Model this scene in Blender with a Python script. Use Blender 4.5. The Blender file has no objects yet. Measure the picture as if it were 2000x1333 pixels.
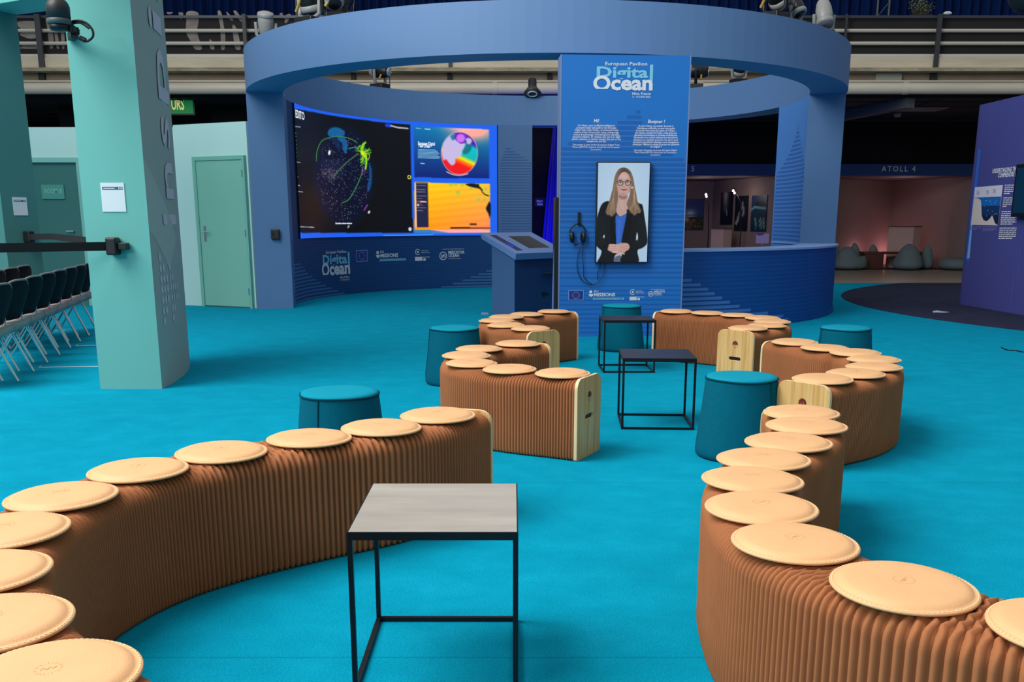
import bpy, bmesh, math, random
import numpy as np
from mathutils import Vector, Matrix
random.seed(7)
PI = math.pi
rad = math.radians
scene = bpy.context.scene
COL = scene.collection

# ------------------------------------------------------------------ camera, world, light, exposure
CAM_H, FPX, CXP, CYP, PITCH = 1.28, 1900.0, 1000.0, 872.0, rad(13.06)
cd = bpy.data.cameras.new('camera'); cam = bpy.data.objects.new('camera', cd); COL.objects.link(cam)
cam.location = (0, 0, CAM_H); cam.rotation_euler = (PI / 2 - PITCH, 0, 0)
cd.sensor_fit = 'HORIZONTAL'; cd.sensor_width = 36; cd.lens = FPX / 2000 * 36
cd.shift_y = (CYP - 666.5) / 2000
cd.clip_start = .05; cd.clip_end = 200
scene.camera = cam
scene.view_settings.view_transform = 'Standard'
scene.view_settings.look = 'None'
scene.view_settings.exposure = 0.0
scene.view_settings.gamma = 1.0
scene.view_settings.use_curve_mapping = False

w = bpy.data.worlds.new('hall_daylight'); scene.world = w; w.use_nodes = True
nt = w.node_tree; nt.nodes.clear()
tc = nt.nodes.new('ShaderNodeTexCoord'); sx = nt.nodes.new('ShaderNodeSeparateXYZ')
mr = nt.nodes.new('ShaderNodeMapRange'); mr.inputs[1].default_value = -.05; mr.inputs[2].default_value = .9
cr = nt.nodes.new('ShaderNodeValToRGB')
cr.color_ramp.elements[0].position = 0; cr.color_ramp.elements[0].color = (.20, .22, .25, 1)
cr.color_ramp.elements[1].position = 1; cr.color_ramp.elements[1].color = (.95, 1.0, 1.04, 1)
bg = nt.nodes.new('ShaderNodeBackground'); bg.inputs[1].default_value = .60
wo = nt.nodes.new('ShaderNodeOutputWorld')
nt.links.new(tc.outputs['Generated'], sx.inputs[0]); nt.links.new(sx.outputs['Z'], mr.inputs[0])
nt.links.new(mr.outputs[0], cr.inputs[0]); nt.links.new(cr.outputs[0], bg.inputs[0]); nt.links.new(bg.outputs[0], wo.inputs[0])

def area_light(name, loc, target, size, power, col=(1, 1, 1), sizey=None, spread=180):
    l = bpy.data.lights.new(name, 'AREA'); l.energy = power; l.color = col; l.size = size
    if sizey: l.shape = 'RECTANGLE'; l.size_y = sizey
    l.spread = rad(spread)
    o = bpy.data.objects.new(name, l); COL.objects.link(o); o.location = loc
    o.rotation_euler = (Vector(target) - Vector(loc)).to_track_quat('-Z', 'Y').to_euler()
    return o
area_light('skylight', (-6.5, 3.5, 9.5), (.8, 5, 0), 6, 1900, (1, .98, .95), 9)
area_light('front_left_fill', (-11, -9, 7.5), (0, 11, 1.5), 5, 760, (.98, 1, 1), 4)  # unseen fill lamp added to brighten the column fronts

# ------------------------------------------------------------------ unprojection of measured points
def ray(x, y):
    a, b = (x - CXP) / FPX, -(y - CYP) / FPX
    s, c = math.sin(PITCH), math.cos(PITCH)
    return Vector((a, c + b * s, -s + b * c))
def gp(x, y, z=0.0):
    d = ray(x, y); t = (z - CAM_H) / d.z
    return Vector((d.x * t, d.y * t, z))
def at(x, y, Y):
    d = ray(x, y); t = Y / d.y
    return Vector((d.x * t, Y, CAM_H + d.z * t))

# ------------------------------------------------------------------ materials
def lin(c):
    return tuple(((v / 255) / 12.92 if v / 255 <= .04045 else ((v / 255 + .055) / 1.055) ** 2.4) for v in c)
MATS = {}
def mat(name, rgb, rough=.6, metal=0.0, emis=0.0, var=0.0, scale=(3, 3, 3), bump=0.0, bscale=200, spec=.5, sheen=0.0, detail=4):
    if name in MATS: return MATS[name]
    m = bpy.data.materials.new(name); m.use_nodes = True
    n = m.node_tree; b = n.nodes['Principled BSDF']
    c = lin(rgb) + (1,)
    b.inputs['Base Color'].default_value = c
    b.inputs['Roughness'].default_value = rough
    b.inputs['Metallic'].default_value = metal
    b.inputs['Specular IOR Level'].default_value = spec
    if sheen: b.inputs['Sheen Weight'].default_value = sheen
    if emis:
        b.inputs['Emission Color'].default_value = c; b.inputs['Emission Strength'].default_value = emis
    t = n.nodes.new('ShaderNodeTexCoord'); mp = n.nodes.new('ShaderNodeMapping'); mp.inputs['Scale'].default_value = scale
    n.links.new(t.outputs['Object'], mp.inputs[0])
    if var:
        no = n.nodes.new('ShaderNodeTexNoise'); no.inputs['Scale'].default_value = 1; no.inputs['Detail'].default_value = detail
        no.inputs['Roughness'].default_value = .6
        n.links.new(mp.outputs[0], no.inputs[0])
        mx = n.nodes.new('ShaderNodeMix'); mx.data_type = 'RGBA'
        mx.inputs[6].default_value = tuple(v * (1 - var) for v in c[:3]) + (1,)
        mx.inputs[7].default_value = tuple(min(1, v * (1 + var)) for v in c[:3]) + (1,)
        rr = n.nodes.new('ShaderNodeMapRange'); rr.inputs[1].default_value = .3; rr.inputs[2].default_value = .7
        n.links.new(no.outputs[0], rr.inputs[0]); n.links.new(rr.outputs[0], mx.inputs[0])
        n.links.new(mx.outputs[2], b.inputs['Base Color'])
    if bump:
        nb = n.nodes.new('ShaderNodeTexNoise'); nb.inputs['Scale'].default_value = bscale; nb.inputs['Detail'].default_value = 3
        n.links.new(t.outputs['Object'], nb.inputs[0])
        bm = n.nodes.new('ShaderNodeBump'); bm.inputs['Strength'].default_value = bump; bm.inputs['Distance'].default_value = .01
        n.links.new(nb.outputs[0], bm.inputs['Height']); n.links.new(bm.outputs[0], b.inputs['Normal'])
    MATS[name] = m
    return m
def attr_mat(name, emis=0.0, rough=.5):
    if name in MATS: return MATS[name]
    m = bpy.data.materials.new(name); m.use_nodes = True
    n = m.node_tree; b = n.nodes['Principled BSDF']
    a = n.nodes.new('ShaderNodeAttribute'); a.attribute_name = 'Picture'
    if emis:
        b.inputs['Base Color'].default_value = (.01, .01, .01, 1)
        n.links.new(a.outputs[0], b.inputs['Emission Color']); b.inputs['Emission Strength'].default_value = emis
        b.inputs['Roughness'].default_value = .35
        b.inputs['Specular IOR Level'].default_value = .2
    else:
        n.links.new(a.outputs[0], b.inputs['Base Color']); b.inputs['Roughness'].default_value = rough
    MATS[name] = m
    return m

def carpet_mat(name, c1, c2, c3):
    m = bpy.data.materials.new(name); m.use_nodes = True
    n = m.node_tree; b = n.nodes['Principled BSDF']; b.inputs['Roughness'].default_value = 1; b.inputs['Specular IOR Level'].default_value = .05
    t = n.nodes.new('ShaderNodeTexCoord')
    def noise(sc, det, mapping=None):
        q = n.nodes.new('ShaderNodeTexNoise'); q.inputs['Scale'].default_value = sc; q.inputs['Detail'].default_value = det
        q.inputs['Roughness'].default_value = .65
        if mapping:
            mp = n.nodes.new('ShaderNodeMapping'); mp.inputs['Scale'].default_value = mapping
            mp.inputs['Rotation'].default_value = (0, 0, .35)
            n.links.new(t.outputs['Object'], mp.inputs[0]); n.links.new(mp.outputs[0], q.inputs[0])
        else: n.links.new(t.outputs['Object'], q.inputs[0])
        return q
    big = noise(4.2, 9, (1, 1.15, 1)); fine = noise(170, 5)
    r = n.nodes.new('ShaderNodeValToRGB'); e = r.color_ramp.elements
    e[0].position = .26; e[0].color = lin(c1) + (1,); e[1].position = .74; e[1].color = lin(c3) + (1,)
    k = e.new(.5); k.color = lin(c2) + (1,)
    n.links.new(big.outputs[0], r.inputs[0])
    mx = n.nodes.new('ShaderNodeMix'); mx.data_type = 'RGBA'; mx.blend_type = 'OVERLAY'; mx.inputs[0].default_value = .8
    n.links.new(r.outputs[0], mx.inputs[6]); n.links.new(fine.outputs[0], mx.inputs[7])
    sp_ = n.nodes.new('ShaderNodeSeparateXYZ'); n.links.new(t.outputs['Object'], sp_.inputs[0])
    m1 = n.nodes.new('ShaderNodeMath'); m1.operation = 'MULTIPLY_ADD'; m1.inputs[1].default_value = .5; m1.inputs[2].default_value = .65; n.links.new(sp_.outputs['Y'], m1.inputs[0])
    m2 = n.nodes.new('ShaderNodeMath'); m2.operation = 'FRACT'; n.links.new(m1.outputs[0], m2.inputs[0])
    m3 = n.nodes.new('ShaderNodeMath'); m3.operation = 'LESS_THAN'; m3.inputs[1].default_value = .0045; n.links.new(m2.outputs[0], m3.inputs[0])
    m4 = n.nodes.new('ShaderNodeMath'); m4.operation = 'MULTIPLY'; m4.inputs[1].default_value = .3; n.links.new(m3.outputs[0], m4.inputs[0])
    mk = n.nodes.new('ShaderNodeMix'); mk.data_type = 'RGBA'; mk.inputs[7].default_value = tuple(v * .4 for v in lin(c1)) + (1,)
    n.links.new(m4.outputs[0], mk.inputs[0]); n.links.new(mx.outputs[2], mk.inputs[6])
    n.links.new(mk.outputs[2], b.inputs['Base Color'])
    bm = n.nodes.new('ShaderNodeBump'); bm.inputs['Strength'].default_value = .5; bm.inputs['Distance'].default_value = .006
    n.links.new(fine.outputs[0], bm.inputs['Height']); n.links.new(bm.outputs[0], b.inputs['Normal'])
    return m
def grain_mat(name, c1, c2, c3):
    m = bpy.data.materials.new(name); m.use_nodes = True
    n = m.node_tree; b = n.nodes['Principled BSDF']; b.inputs['Roughness'].default_value = .45
    t = n.nodes.new('ShaderNodeTexCoord'); mp = n.nodes.new('ShaderNodeMapping'); mp.inputs['Scale'].default_value = (60, 60, 2.2)
    q = n.nodes.new('ShaderNodeTexNoise'); q.inputs['Scale'].default_value = 1; q.inputs['Detail'].default_value = 6; q.inputs['Distortion'].default_value = .3
    r = n.nodes.new('ShaderNodeValToRGB'); e = r.color_ramp.elements
    e[0].position = .3; e[0].color = lin(c1) + (1,); e[1].position = .68; e[1].color = lin(c3) + (1,); k = e.new(.48); k.color = lin(c2) + (1,)
    n.links.new(t.outputs['Object'], mp.inputs[0]); n.links.new(mp.outputs[0], q.inputs[0]); n.links.new(q.outputs[0], r.inputs[0]); n.links.new(r.outputs[0], b.inputs['Base Color'])
    return m

M_carpet = carpet_mat('turquoise_carpet', (0, 138, 168), (2, 146, 177), (8, 155, 187))
M_dcarpet = carpet_mat('slate_carpet', (44, 48, 66), (52, 56, 76), (58, 62, 84))
M_kraft = mat('kraft_paper', (164, 104, 66), .8, var=.06, scale=(6, 6, 6), spec=.15)
M_wood = grain_mat('bamboo_panel', (196, 142, 78), (218, 172, 104), (230, 190, 130))
M_woodedge = mat('bamboo_edge', (236, 208, 160), .5)
M_leather = mat('tan_leather', (228, 176, 124), .55, var=.035, scale=(9, 9, 9), bump=.12, bscale=260)
M_leather_mark = mat('leather_mark', (190, 142, 92), .7)
M_stitch = mat('stitch_thread', (250, 224, 182), .7)
M_black = mat('black_plastic', (18, 19, 21), .45)
M_dark = mat('dark_steel', (34, 36, 42), .38, metal=.6, var=.12, scale=(6, 20, 6))
M_top_sheen = mat('brushed_top_reflection', (176, 168, 158), .42, metal=.25, var=.16, scale=(2, 9, 2))  # paler than the other tabletops: reflected light put into the colour
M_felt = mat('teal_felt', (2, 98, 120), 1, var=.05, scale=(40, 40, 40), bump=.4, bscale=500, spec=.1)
M_felt_d = mat('teal_felt_piping', (2, 70, 88), 1, spec=.1)
M_chrome = mat('chrome', (214, 216, 218), .22, metal=1)
M_navy = mat('chair_back_navy', (11, 14, 24), .8, spec=.2)
M_rim = mat('chair_back_rim', (112, 108, 112), .5)
M_seat = mat('chair_seat_grey', (156, 142, 142), .85, var=.05, scale=(30, 30, 30))
M_white = mat('white_print', (232, 234, 240), .5)
M_lblue = mat('pale_blue_print', (122, 196, 226), .5)

# ------------------------------------------------------------------ mesh builder
class MB:
    def __init__(s): s.v = []; s.f = []; s.mi = []; s.mats = []; s.sm = []
    def m(s, mt):
        if mt not in s.mats: s.mats.append(mt)
        return s.mats.index(mt)
    def add(s, vs, fs, mt=None, smooth=False):
        k = len(s.v); s.v += [tuple(p) for p in vs]
        i = s.m(mt) if mt else 0
        for f in fs: s.f.append(tuple(k + a for a in f)); s.mi.append(i); s.sm.append(smooth)
        return s
    def box(s, c, d, mt=None, M=None):
        hx, hy, hz = d[0] / 2, d[1] / 2, d[2] / 2
        vs = [Vector((x, y, z)) for z in (-hz, hz) for y in (-hy, hy) for x in (-hx, hx)]
        if M is not None: vs = [M @ p for p in vs]
        vs = [p + Vector(c) for p in vs]
        return s.add(vs, [(0, 2, 3, 1), (4, 5, 7, 6), (0, 1, 5, 4), (2, 6, 7, 3), (0, 4, 6, 2), (1, 3, 7, 5)], mt)
    def bar(s, a, b, r, mt=None, n=8, r2=None, cap=True):
        return s.tube([a, b], r, mt, n, radii=[r, r if r2 is None else r2], cap=cap)
    def tube(s, pts, r, mt=None, n=8, radii=None, cap=True):
        pts = [Vector(p) for p in pts]; vs = []; fs = []; up = None
        for i, p in enumerate(pts):
            t = (pts[min(i + 1, len(pts) - 1)] - pts[max(i - 1, 0)]).normalized()
            if up is None:
                up = Vector((0, 0, 1)) if abs(t.z) < .9 else Vector((1, 0, 0))
            u = (up - t * up.dot(t)).normalized(); up = u; q = t.cross(u)
            rr = radii[i] if radii else r
            vs += [p + (u * math.cos(2 * PI * k / n) + q * math.sin(2 * PI * k / n)) * rr for k in range(n)]
        for i in range(len(pts) - 1):
            for k in range(n):
                a = i * n + k; b = i * n + (k + 1) % n
                fs.append((a, b, b + n, a + n))
        s.add(vs, fs, mt, True)
        if cap:
            m = len(pts) - 1
            s.add(vs[:n], [tuple(range(n))[::-1]], mt); s.add(vs[m * n:], [tuple(range(n))], mt)
        return s
    def sqbar(s, a, b, t, mt=None):
        a, b = Vector(a), Vector(b); d = (b - a)
        z = d.normalized(); up = Vector((0, 0, 1)) if abs(z.z) < .9 else Vector((0, 1, 0))
        x = up.cross(z).normalized(); y = z.cross(x)
        M = Matrix((x, y, z)).transposed()
        return s.box((a + b) / 2, (t, t, d.length + t * .98), mt, M)
    def lathe(s, prof, c=(0, 0, 0), n=32, mt=None, smooth=True, M=None, arc=None):
        c = Vector(c); vs = []; fs = []
        for r, z in prof:
            for k in range(n):
                p = Vector((r * math.cos(2 * PI * k / n), r * math.sin(2 * PI * k / n), z))
                if M is not None: p = M @ p
                vs.append(p + c)
        for i in range(len(prof) - 1):
            for k in range(n):
                a = i * n + k; b = i * n + (k + 1) % n
                fs.append((a, b, b + n, a + n))
        fs.append(tuple(range(n))[::-1]); m = (len(prof) - 1) * n; fs.append(tuple(m + k for k in range(n)))
        return s.add(vs, fs, mt, smooth)
    def prism(s, poly, z0, z1, mt=None, f=None):
        n = len(poly); vs = [Vector((p[0], p[1], z0)) for p in poly] + [Vector((p[0], p[1], z1)) for p in poly]
        if f: vs = [f(p) for p in vs]
        fs = [tuple(range(n))[::-1], tuple(range(n, 2 * n))] + [(i, (i + 1) % n, n + (i + 1) % n, n + i) for i in range(n)]
        return s.add(vs, fs, mt)
    def arc_wall(s, cx, cy, r0, r1, t0, t1, z0, z1, mt=None, n=None, mt_in=None, mt_top=None, mt_end=None):
        n = n or max(2, int(abs(t1 - t0) / rad(2.5)))
        full = abs(abs(t1 - t0) - 2 * PI) < 1e-6
        vs = []
        for i in range(n + 1):
            t = t0 + (t1 - t0) * i / n
            for r, z in ((r0, z0), (r1, z0), (r1, z1), (r0, z1)): vs.append((cx + r * math.cos(t), cy + r * math.sin(t), z))
        def q(a, b, mm):
            s.add(vs, [(i * 4 + a, i * 4 + 4 + a, i * 4 + 4 + b, i * 4 + b) for i in range(n)], mm, False)
        q(1, 2, mt); q(3, 0, mt_in or mt); q(2, 3, mt_top or mt); q(0, 1, mt_top or mt)
        if not full: s.add([vs[0], vs[1], vs[2], vs[3], vs[n * 4], vs[n * 4 + 1], vs[n * 4 + 2], vs[n * 4 + 3]], [(0, 1, 2, 3), (7, 6, 5, 4)], mt_end or mt)
        return s
    def build(s, name, mt=None, parent=None, loc=None, bevel=0, smooth=None):
        me = bpy.data.meshes.new(name)
        me.from_pydata([tuple(p) for p in s.v], [], s.f)
        ms = s.mats if s.mats else [mt]
        if mt is not None and s.mats and mt not in s.mats: ms = s.mats
        for q in ms: me.materials.append(q)
        if s.f:
            me.polygons.foreach_set('material_index', s.mi if s.mats else [0] * len(s.f))
            me.polygons.foreach_set('use_smooth', s.sm if smooth is None else [smooth] * len(s.f))
        me.update()
        bm = bmesh.new(); bm.from_mesh(me); bmesh.ops.recalc_face_normals(bm, faces=bm.faces); bm.to_mesh(me); bm.free()
        o = bpy.data.objects.new(name, me); COL.objects.link(o)
        if parent: o.parent = parent
        if loc is not None: o.location = loc
        if bevel:
            b = o.modifiers.new('bevel', 'BEVEL'); b.width = bevel; b.segments = 2; b.limit_method = 'ANGLE'; b.angle_limit = rad(50)
        return o
    def merged(s, d=1e-5):
        return s

def tag(o, label=None, cat=None, group=None, kind=None):
    if label: o['label'] = label
    if cat: o['category'] = cat
    if group: o['group'] = group
    if kind: o['kind'] = kind
    return o
def empty(name, loc, rz=0, label=None, cat=None, group=None):
    o = bpy.data.objects.new(name, None); COL.objects.link(o); o.empty_display_size = .1
    o.location = loc; o.rotation_euler = (0, 0, rz)
    return tag(o, label, cat, group)
def copy_tree(o, parent=None):
    c = o.copy(); COL.objects.link(c); c.parent = parent
    for ch in o.children: copy_tree(ch, c)
    return c
def struct(o): o['kind'] = 'structure'; return o
def rotz(a): return Matrix.Rotation(a, 3, 'Z')

# ------------------------------------------------------------------ text
_TC = {}
def glyphs(s, bold=0.0, sx=1.0, sp=1.0, shear=0.0):
    key = (s, bold, sx, sp, shear)
    if key in _TC: return _TC[key]
    c = bpy.data.curves.new('t', 'FONT'); c.body = s; c.offset = bold; c.resolution_u = 2; c.space_character = sp; c.shear = shear
    o = bpy.data.objects.new('t', c); COL.objects.link(o)
    dg = bpy.context.evaluated_depsgraph_get(); me = o.evaluated_get(dg).to_mesh()
    vs = [(v.co.x * sx, v.co.y) for v in me.vertices]; fs = [tuple(p.vertices) for p in me.polygons]
    o.evaluated_get(dg).to_mesh_clear()
    bpy.data.objects.remove(o); bpy.data.curves.remove(c)
    _TC[key] = (vs, fs)
    return vs, fs
class Surf:
    """a printed surface: plane or cylinder, u metres to the right, v metres up"""
    def __init__(s, kind, **k): s.kind = kind; s.__dict__.update(k)
    def P(s, u, v, off=.0015):
        if s.kind == 'plane':
            return s.O + s.U * u + Vector((0, 0, v)) + s.N * off
        t = s.t0 + s.sgn * u / s.R
        r = s.R + s.out * off
        return Vector((s.cx + r * math.cos(t), s.cy + r * math.sin(t), v))
    def uv(s, px, py):
        d = ray(px, py); o = Vector((0, 0, CAM_H))
        if s.kind == 'plane':
            t = (s.O - o).dot(s.N) / d.dot(s.N); p = o + d * t
            return (p - s.O).dot(s.U), p.z
        a = d.x ** 2 + d.y ** 2; b = -2 * (d.x * s.cx + d.y * s.cy); c = s.cx ** 2 + s.cy ** 2 - s.R ** 2
        D = max(0, b * b - 4 * a * c); t = (-b + (-1 if s.out > 0 else 1) * D ** .5) / (2 * a)
        p = o + d * t; th = math.atan2(p.y - s.cy, p.x - s.cx)
        dt = (th - s.t0 + PI) % (2 * PI) - PI
        return s.sgn * dt * s.R, p.z
    def text(s, mb, st, px, py, h, mt, align='L', bold=0.0, sx=1.0, w=None, off=.002, sp=1.0, shear=0.0, rot=0):
        """baseline anchor at photo-measured point, cap height h metres (w: fit to width)"""
        u0, v0 = s.uv(px, py)
        vs, fs = glyphs(st, bold, 1.0, sp, shear)
        if not vs: return
        xs = [p[0] for p in vs]; W = max(xs) - min(xs); x0 = min(xs)
        k = h / .70; kx = k * sx
        if w: kx = w / max(W, 1e-6)
        sh = {'L': 0, 'C': -W / 2, 'R': -W}[align]
        out = []
        for x, y in vs:
            a, b = (x - x0 + sh) * kx, y * k
            if rot: a, b = -b, a
            out.append(s.P(u0 + a, v0 + b, off))
        mb.add(out, fs, mt)
    def poly(s, mb, pts, mt, off=.0012, px=True, step=.12):
        q = [s.uv(*p) for p in pts] if px else pts
        if s.kind != 'plane':
            r = []
            for i in range(len(q)):
                a, b = q[i], q[(i + 1) % len(q)]; n = max(1, int(abs(a[0] - b[0]) / step))
                for j in range(n): r.append((a[0] + (b[0] - a[0]) * j / n, a[1] + (b[1] - a[1]) * j / n))
            q = r
        mb.add([s.P(u, v, off) for u, v in q], [tuple(range(len(q)))], mt)
    def strip(s, mb, u0, u1, v0, v1, mt, off=.0012, step=.12):
        n = 1 if s.kind == 'plane' else max(1, int(abs(u1 - u0) / step)); vs = []; fs = []
        for i in range(n + 1):
            u = u0 + (u1 - u0) * i / n; vs += [s.P(u, v0, off), s.P(u, v1, off)]
        for i in range(n): fs.append((2 * i, 2 * i + 2, 2 * i + 3, 2 * i + 1))
        mb.add(vs, fs, mt)
    def ring(s, mb, px, py, r, t, mt, n=24, a0=0, a1=2 * PI, off=.002, disc=False):
        u0, v0 = s.uv(px, py); vs = []; fs = []
        for i in range(n + 1):
            a = a0 + (a1 - a0) * i / n
            vs += [s.P(u0 + (0 if disc else r - t) * math.cos(a), v0 + (0 if disc else r - t) * math.sin(a), off), s.P(u0 + r * math.cos(a), v0 + r * math.sin(a), off)]
        for i in range(n): fs.append((2 * i, 2 * i + 2, 2 * i + 3, 2 * i + 1))
        mb.add(vs, fs, mt)

# ------------------------------------------------------------------ pictures painted on screens (colour per vertex)
class Pic:
    def __init__(s, X, Y): s.X = X; s.Y = Y; s.A = np.zeros(X.shape + (3,))
    def put(s, M, c, a=1.0):
        M = (M * a)[..., None]; s.A = s.A * (1 - M) + np.array(c, float) * M
    def soft(s, M):
        P = np.pad(M.astype(float), 1, mode='edge')
        return (P[1:-1, 1:-1] * 4 + P[:-2, 1:-1] * 2 + P[2:, 1:-1] * 2 + P[1:-1, :-2] * 2 + P[1:-1, 2:] * 2 + P[:-2, :-2] + P[2:, 2:] + P[:-2, 2:] + P[2:, :-2]) / 16
    def mask(s, pts):
        I = np.zeros(s.X.shape, bool); n = len(pts)
        for i in range(n):
            x0, y0 = pts[i]; x1, y1 = pts[(i + 1) % n]
            if y0 == y1: continue
            I ^= ((y0 > s.Y) != (y1 > s.Y)) & (s.X < (x1 - x0) * (s.Y - y0) / (y1 - y0) + x0)
        return I
    def poly(s, pts, c, a=1.0): s.put(s.soft(s.mask(pts)), c, a)
    def ell(s, cx, cy, rx, ry, c, a=1.0, rot=0, blur=.08):
        dx, dy = s.X - cx, s.Y - cy; ca, sa = math.cos(rot), math.sin(rot)
        d = np.sqrt(((dx * ca + dy * sa) / rx) ** 2 + ((-dx * sa + dy * ca) / ry) ** 2)
        s.put(np.clip((1 + blur - d) / (2 * blur), 0, 1), c, a)
    def line(s, pts, wd, c, a=1.0):
        D = np.full(s.X.shape, 1e9)
        for (x0, y0), (x1, y1) in zip(pts[:-1], pts[1:]):
            L = (x1 - x0) ** 2 + (y1 - y0) ** 2 + 1e-9
            t = np.clip(((s.X - x0) * (x1 - x0) + (s.Y - y0) * (y1 - y0)) / L, 0, 1)
            D = np.minimum(D, np.hypot(s.X - x0 - t * (x1 - x0), s.Y - y0 - t * (y1 - y0)))
        s.put(np.clip(1 - (D - wd / 2) / (wd * .5 + 1e-6), 0, 1), c, a)
def smooth(pts, n=6, closed=True):
    out = []; N = len(pts)
    for i in range(N if closed else N - 1):
        p = [pts[(i + k) % N] if closed else pts[min(max(i + k, 0), N - 1)] for k in (-1, 0, 1, 2)]
        for j in range(n):
            t = j / n; out.append(tuple(.5 * (2 * p[1][d] + (p[2][d] - p[0][d]) * t + (2 * p[0][d] - 5 * p[1][d] + 4 * p[2][d] - p[3][d]) * t * t + (-p[0][d] + 3 * p[1][d] - 3 * p[2][d] + p[3][d]) * t ** 3) for d in (0, 1)))
    if not closed: out.append(tuple(pts[-1]))
    return out
def pic_mesh(name, PTS, A, mt, parent=None):
    """PTS (h,w,3) points, A (h,w,3) sRGB 0-255"""
    h, w_ = PTS.shape[:2]
    me = bpy.data.meshes.new(name)
    idx = np.arange(h * w_).reshape(h, w_)
    F = np.stack([idx[:-1, :-1], idx[:-1, 1:], idx[1:, 1:], idx[1:, :-1]], -1).reshape(-1, 4)
    me.from_pydata(PTS.reshape(-1, 3).tolist(), [], F.tolist())
    a = me.color_attributes.new('Picture', 'FLOAT_COLOR', 'POINT')
    v = np.clip(A, 0, 255) / 255; L = np.where(v <= .04045, v / 12.92, ((v + .055) / 1.055) ** 2.4)
    a.data.foreach_set('color', np.concatenate([L, np.ones((h, w_, 1))], -1).astype(np.float32).ravel())
    me.materials.append(mt); me.update()
    o = bpy.data.objects.new(name, me); COL.objects.link(o)
    if parent: o.parent = parent
    return o
def px_of(P):
    s, c = math.sin(PITCH), math.cos(PITCH)
    x = P[..., 0]; y = P[..., 1]; z = P[..., 2] - CAM_H
    d = y * c - z * s; u = y * s + z * c
    return CXP + FPX * x / d, CYP - FPX * u / d

# ================================================================== THE HALL
mb = MB(); mb.add([(-16, -4, 0), (16, -4, 0), (16, 20.75, 0), (-16, 20.75, 0)], [(0, 1, 2, 3)])
struct(mb.build('floor', M_carpet))
M_beige = mat('pale_vinyl_floor', (176, 160, 140), .28, var=.12, scale=(.6, 5, 1))
mb = MB(); mb.add([(-16, 20.75, -.004), (24, 20.75, -.004), (24, 34, -.004), (-16, 34, -.004)], [(0, 1, 2, 3)])
mb.add([(-16, 20.75, 0), (24, 20.75, 0), (24, 20.75, -.004), (-16, 20.75, -.004)], [(0, 1, 2, 3)])
mb.add([(16, -4, -.004), (24, -4, -.004), (24, 20.75, -.004), (16, 20.75, -.004)], [(0, 1, 2, 3)])
struct(mb.build('floor_beyond_carpet', M_beige))
# slate carpet disc inlaid on the right
pc = [gp(1643, 580), gp(1740, 555), gp(1993, 646)]
(ax, ay), (bx_, by_), (cx_, cy_) = [(p.x, p.y) for p in pc]
dd = 2 * (ax * (by_ - cy_) + bx_ * (cy_ - ay) + cx_ * (ay - by_))
ux = ((ax ** 2 + ay ** 2) * (by_ - cy_) + (bx_ ** 2 + by_ ** 2) * (cy_ - ay) + (cx_ ** 2 + cy_ ** 2) * (ay - by_)) / dd
uy = ((ax ** 2 + ay ** 2) * (cx_ - bx_) + (bx_ ** 2 + by_ ** 2) * (ax - cx_) + (cx_ ** 2 + cy_ ** 2) * (bx_ - ax)) / dd
ur = math.hypot(ax - ux, ay - uy)
print('disc', ux, uy, ur)
poly = [(ux + ur * math.cos(2 * PI * i / 120), uy + ur * math.sin(2 * PI * i / 120)) for i in range(120)]
poly = [(min(x, 15.9), min(y, 20.7)) for x, y in poly]
mb = MB(); mb.prism(poly, .0005, .004)
o = mb.build('floor_carpet_disc', M_dcarpet); struct(o)

# ---- balcony
BY = 21.0
def bz(y): return at(1000, y, BY).z
M_cream = mat('cream_concrete', (214, 202, 178), .8, var=.12, scale=(.8, 3, 6), bump=.2, bscale=14)
M_conc = mat('rough_concrete', (168, 156, 130), .9, var=.35, scale=(2.5, 4, 8), bump=.6, bscale=30)
M_taupe = mat('taupe_beam', (168, 150, 128), .85, var=.12, scale=(1.2, 1, 2))
X0, X1 = -14, 20
mb = MB(); mb.box((3, BY + .4, (bz(112) + bz(134)) / 2), (34, .8, bz(112) - bz(134)))
struct(mb.build('balcony_slab', M_cream))
mb = MB(); mb.box((3, BY + .30, (bz(134) + bz(141)) / 2), (34, .9, bz(134) - bz(141)))
struct(mb.build('balcony_ledge', M_conc))
mb = MB(); mb.box((3, BY + .42, (bz(141) + bz(163)) / 2), (34, .5, bz(141) - bz(163)))
struct(mb.build('balcony_beam', M_taupe))
# brackets under the ledge
M_brk = mat('beam_joint_dark', (58, 56, 56), .8)
for px in (82, 690, 878, 1073, 1280, 1823):
    x = at(px, 150, BY + .13).x
    mb = MB(); mb.box((x, BY + .135, (bz(141) + bz(163)) / 2), (.09 if px not in (82, 1823) else .13, .06, bz(141) - bz(163)))
    tag(mb.build('beam_bracket', M_brk), 'dark upright bracket on the beam under the balcony', 'bracket', 'dark brackets along the balcony beam')
M_pads = mat('pale_duct', (168, 166, 152), .6)
p0, p1 = at(1709, 152, BY + .1), at(1760, 152, BY + .1)
mb = MB(); mb.prism([(p0.x, BY + .06), (p1.x, BY + .06), (p1.x + .02, BY + .165), (p0.x + .02, BY + .165)], bz(163) + .03, bz(142))
tag(mb.build('concrete_block', M_pads), 'pale grey slanted block above the gutter pipe, right of the round pavilion', 'block')
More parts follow.
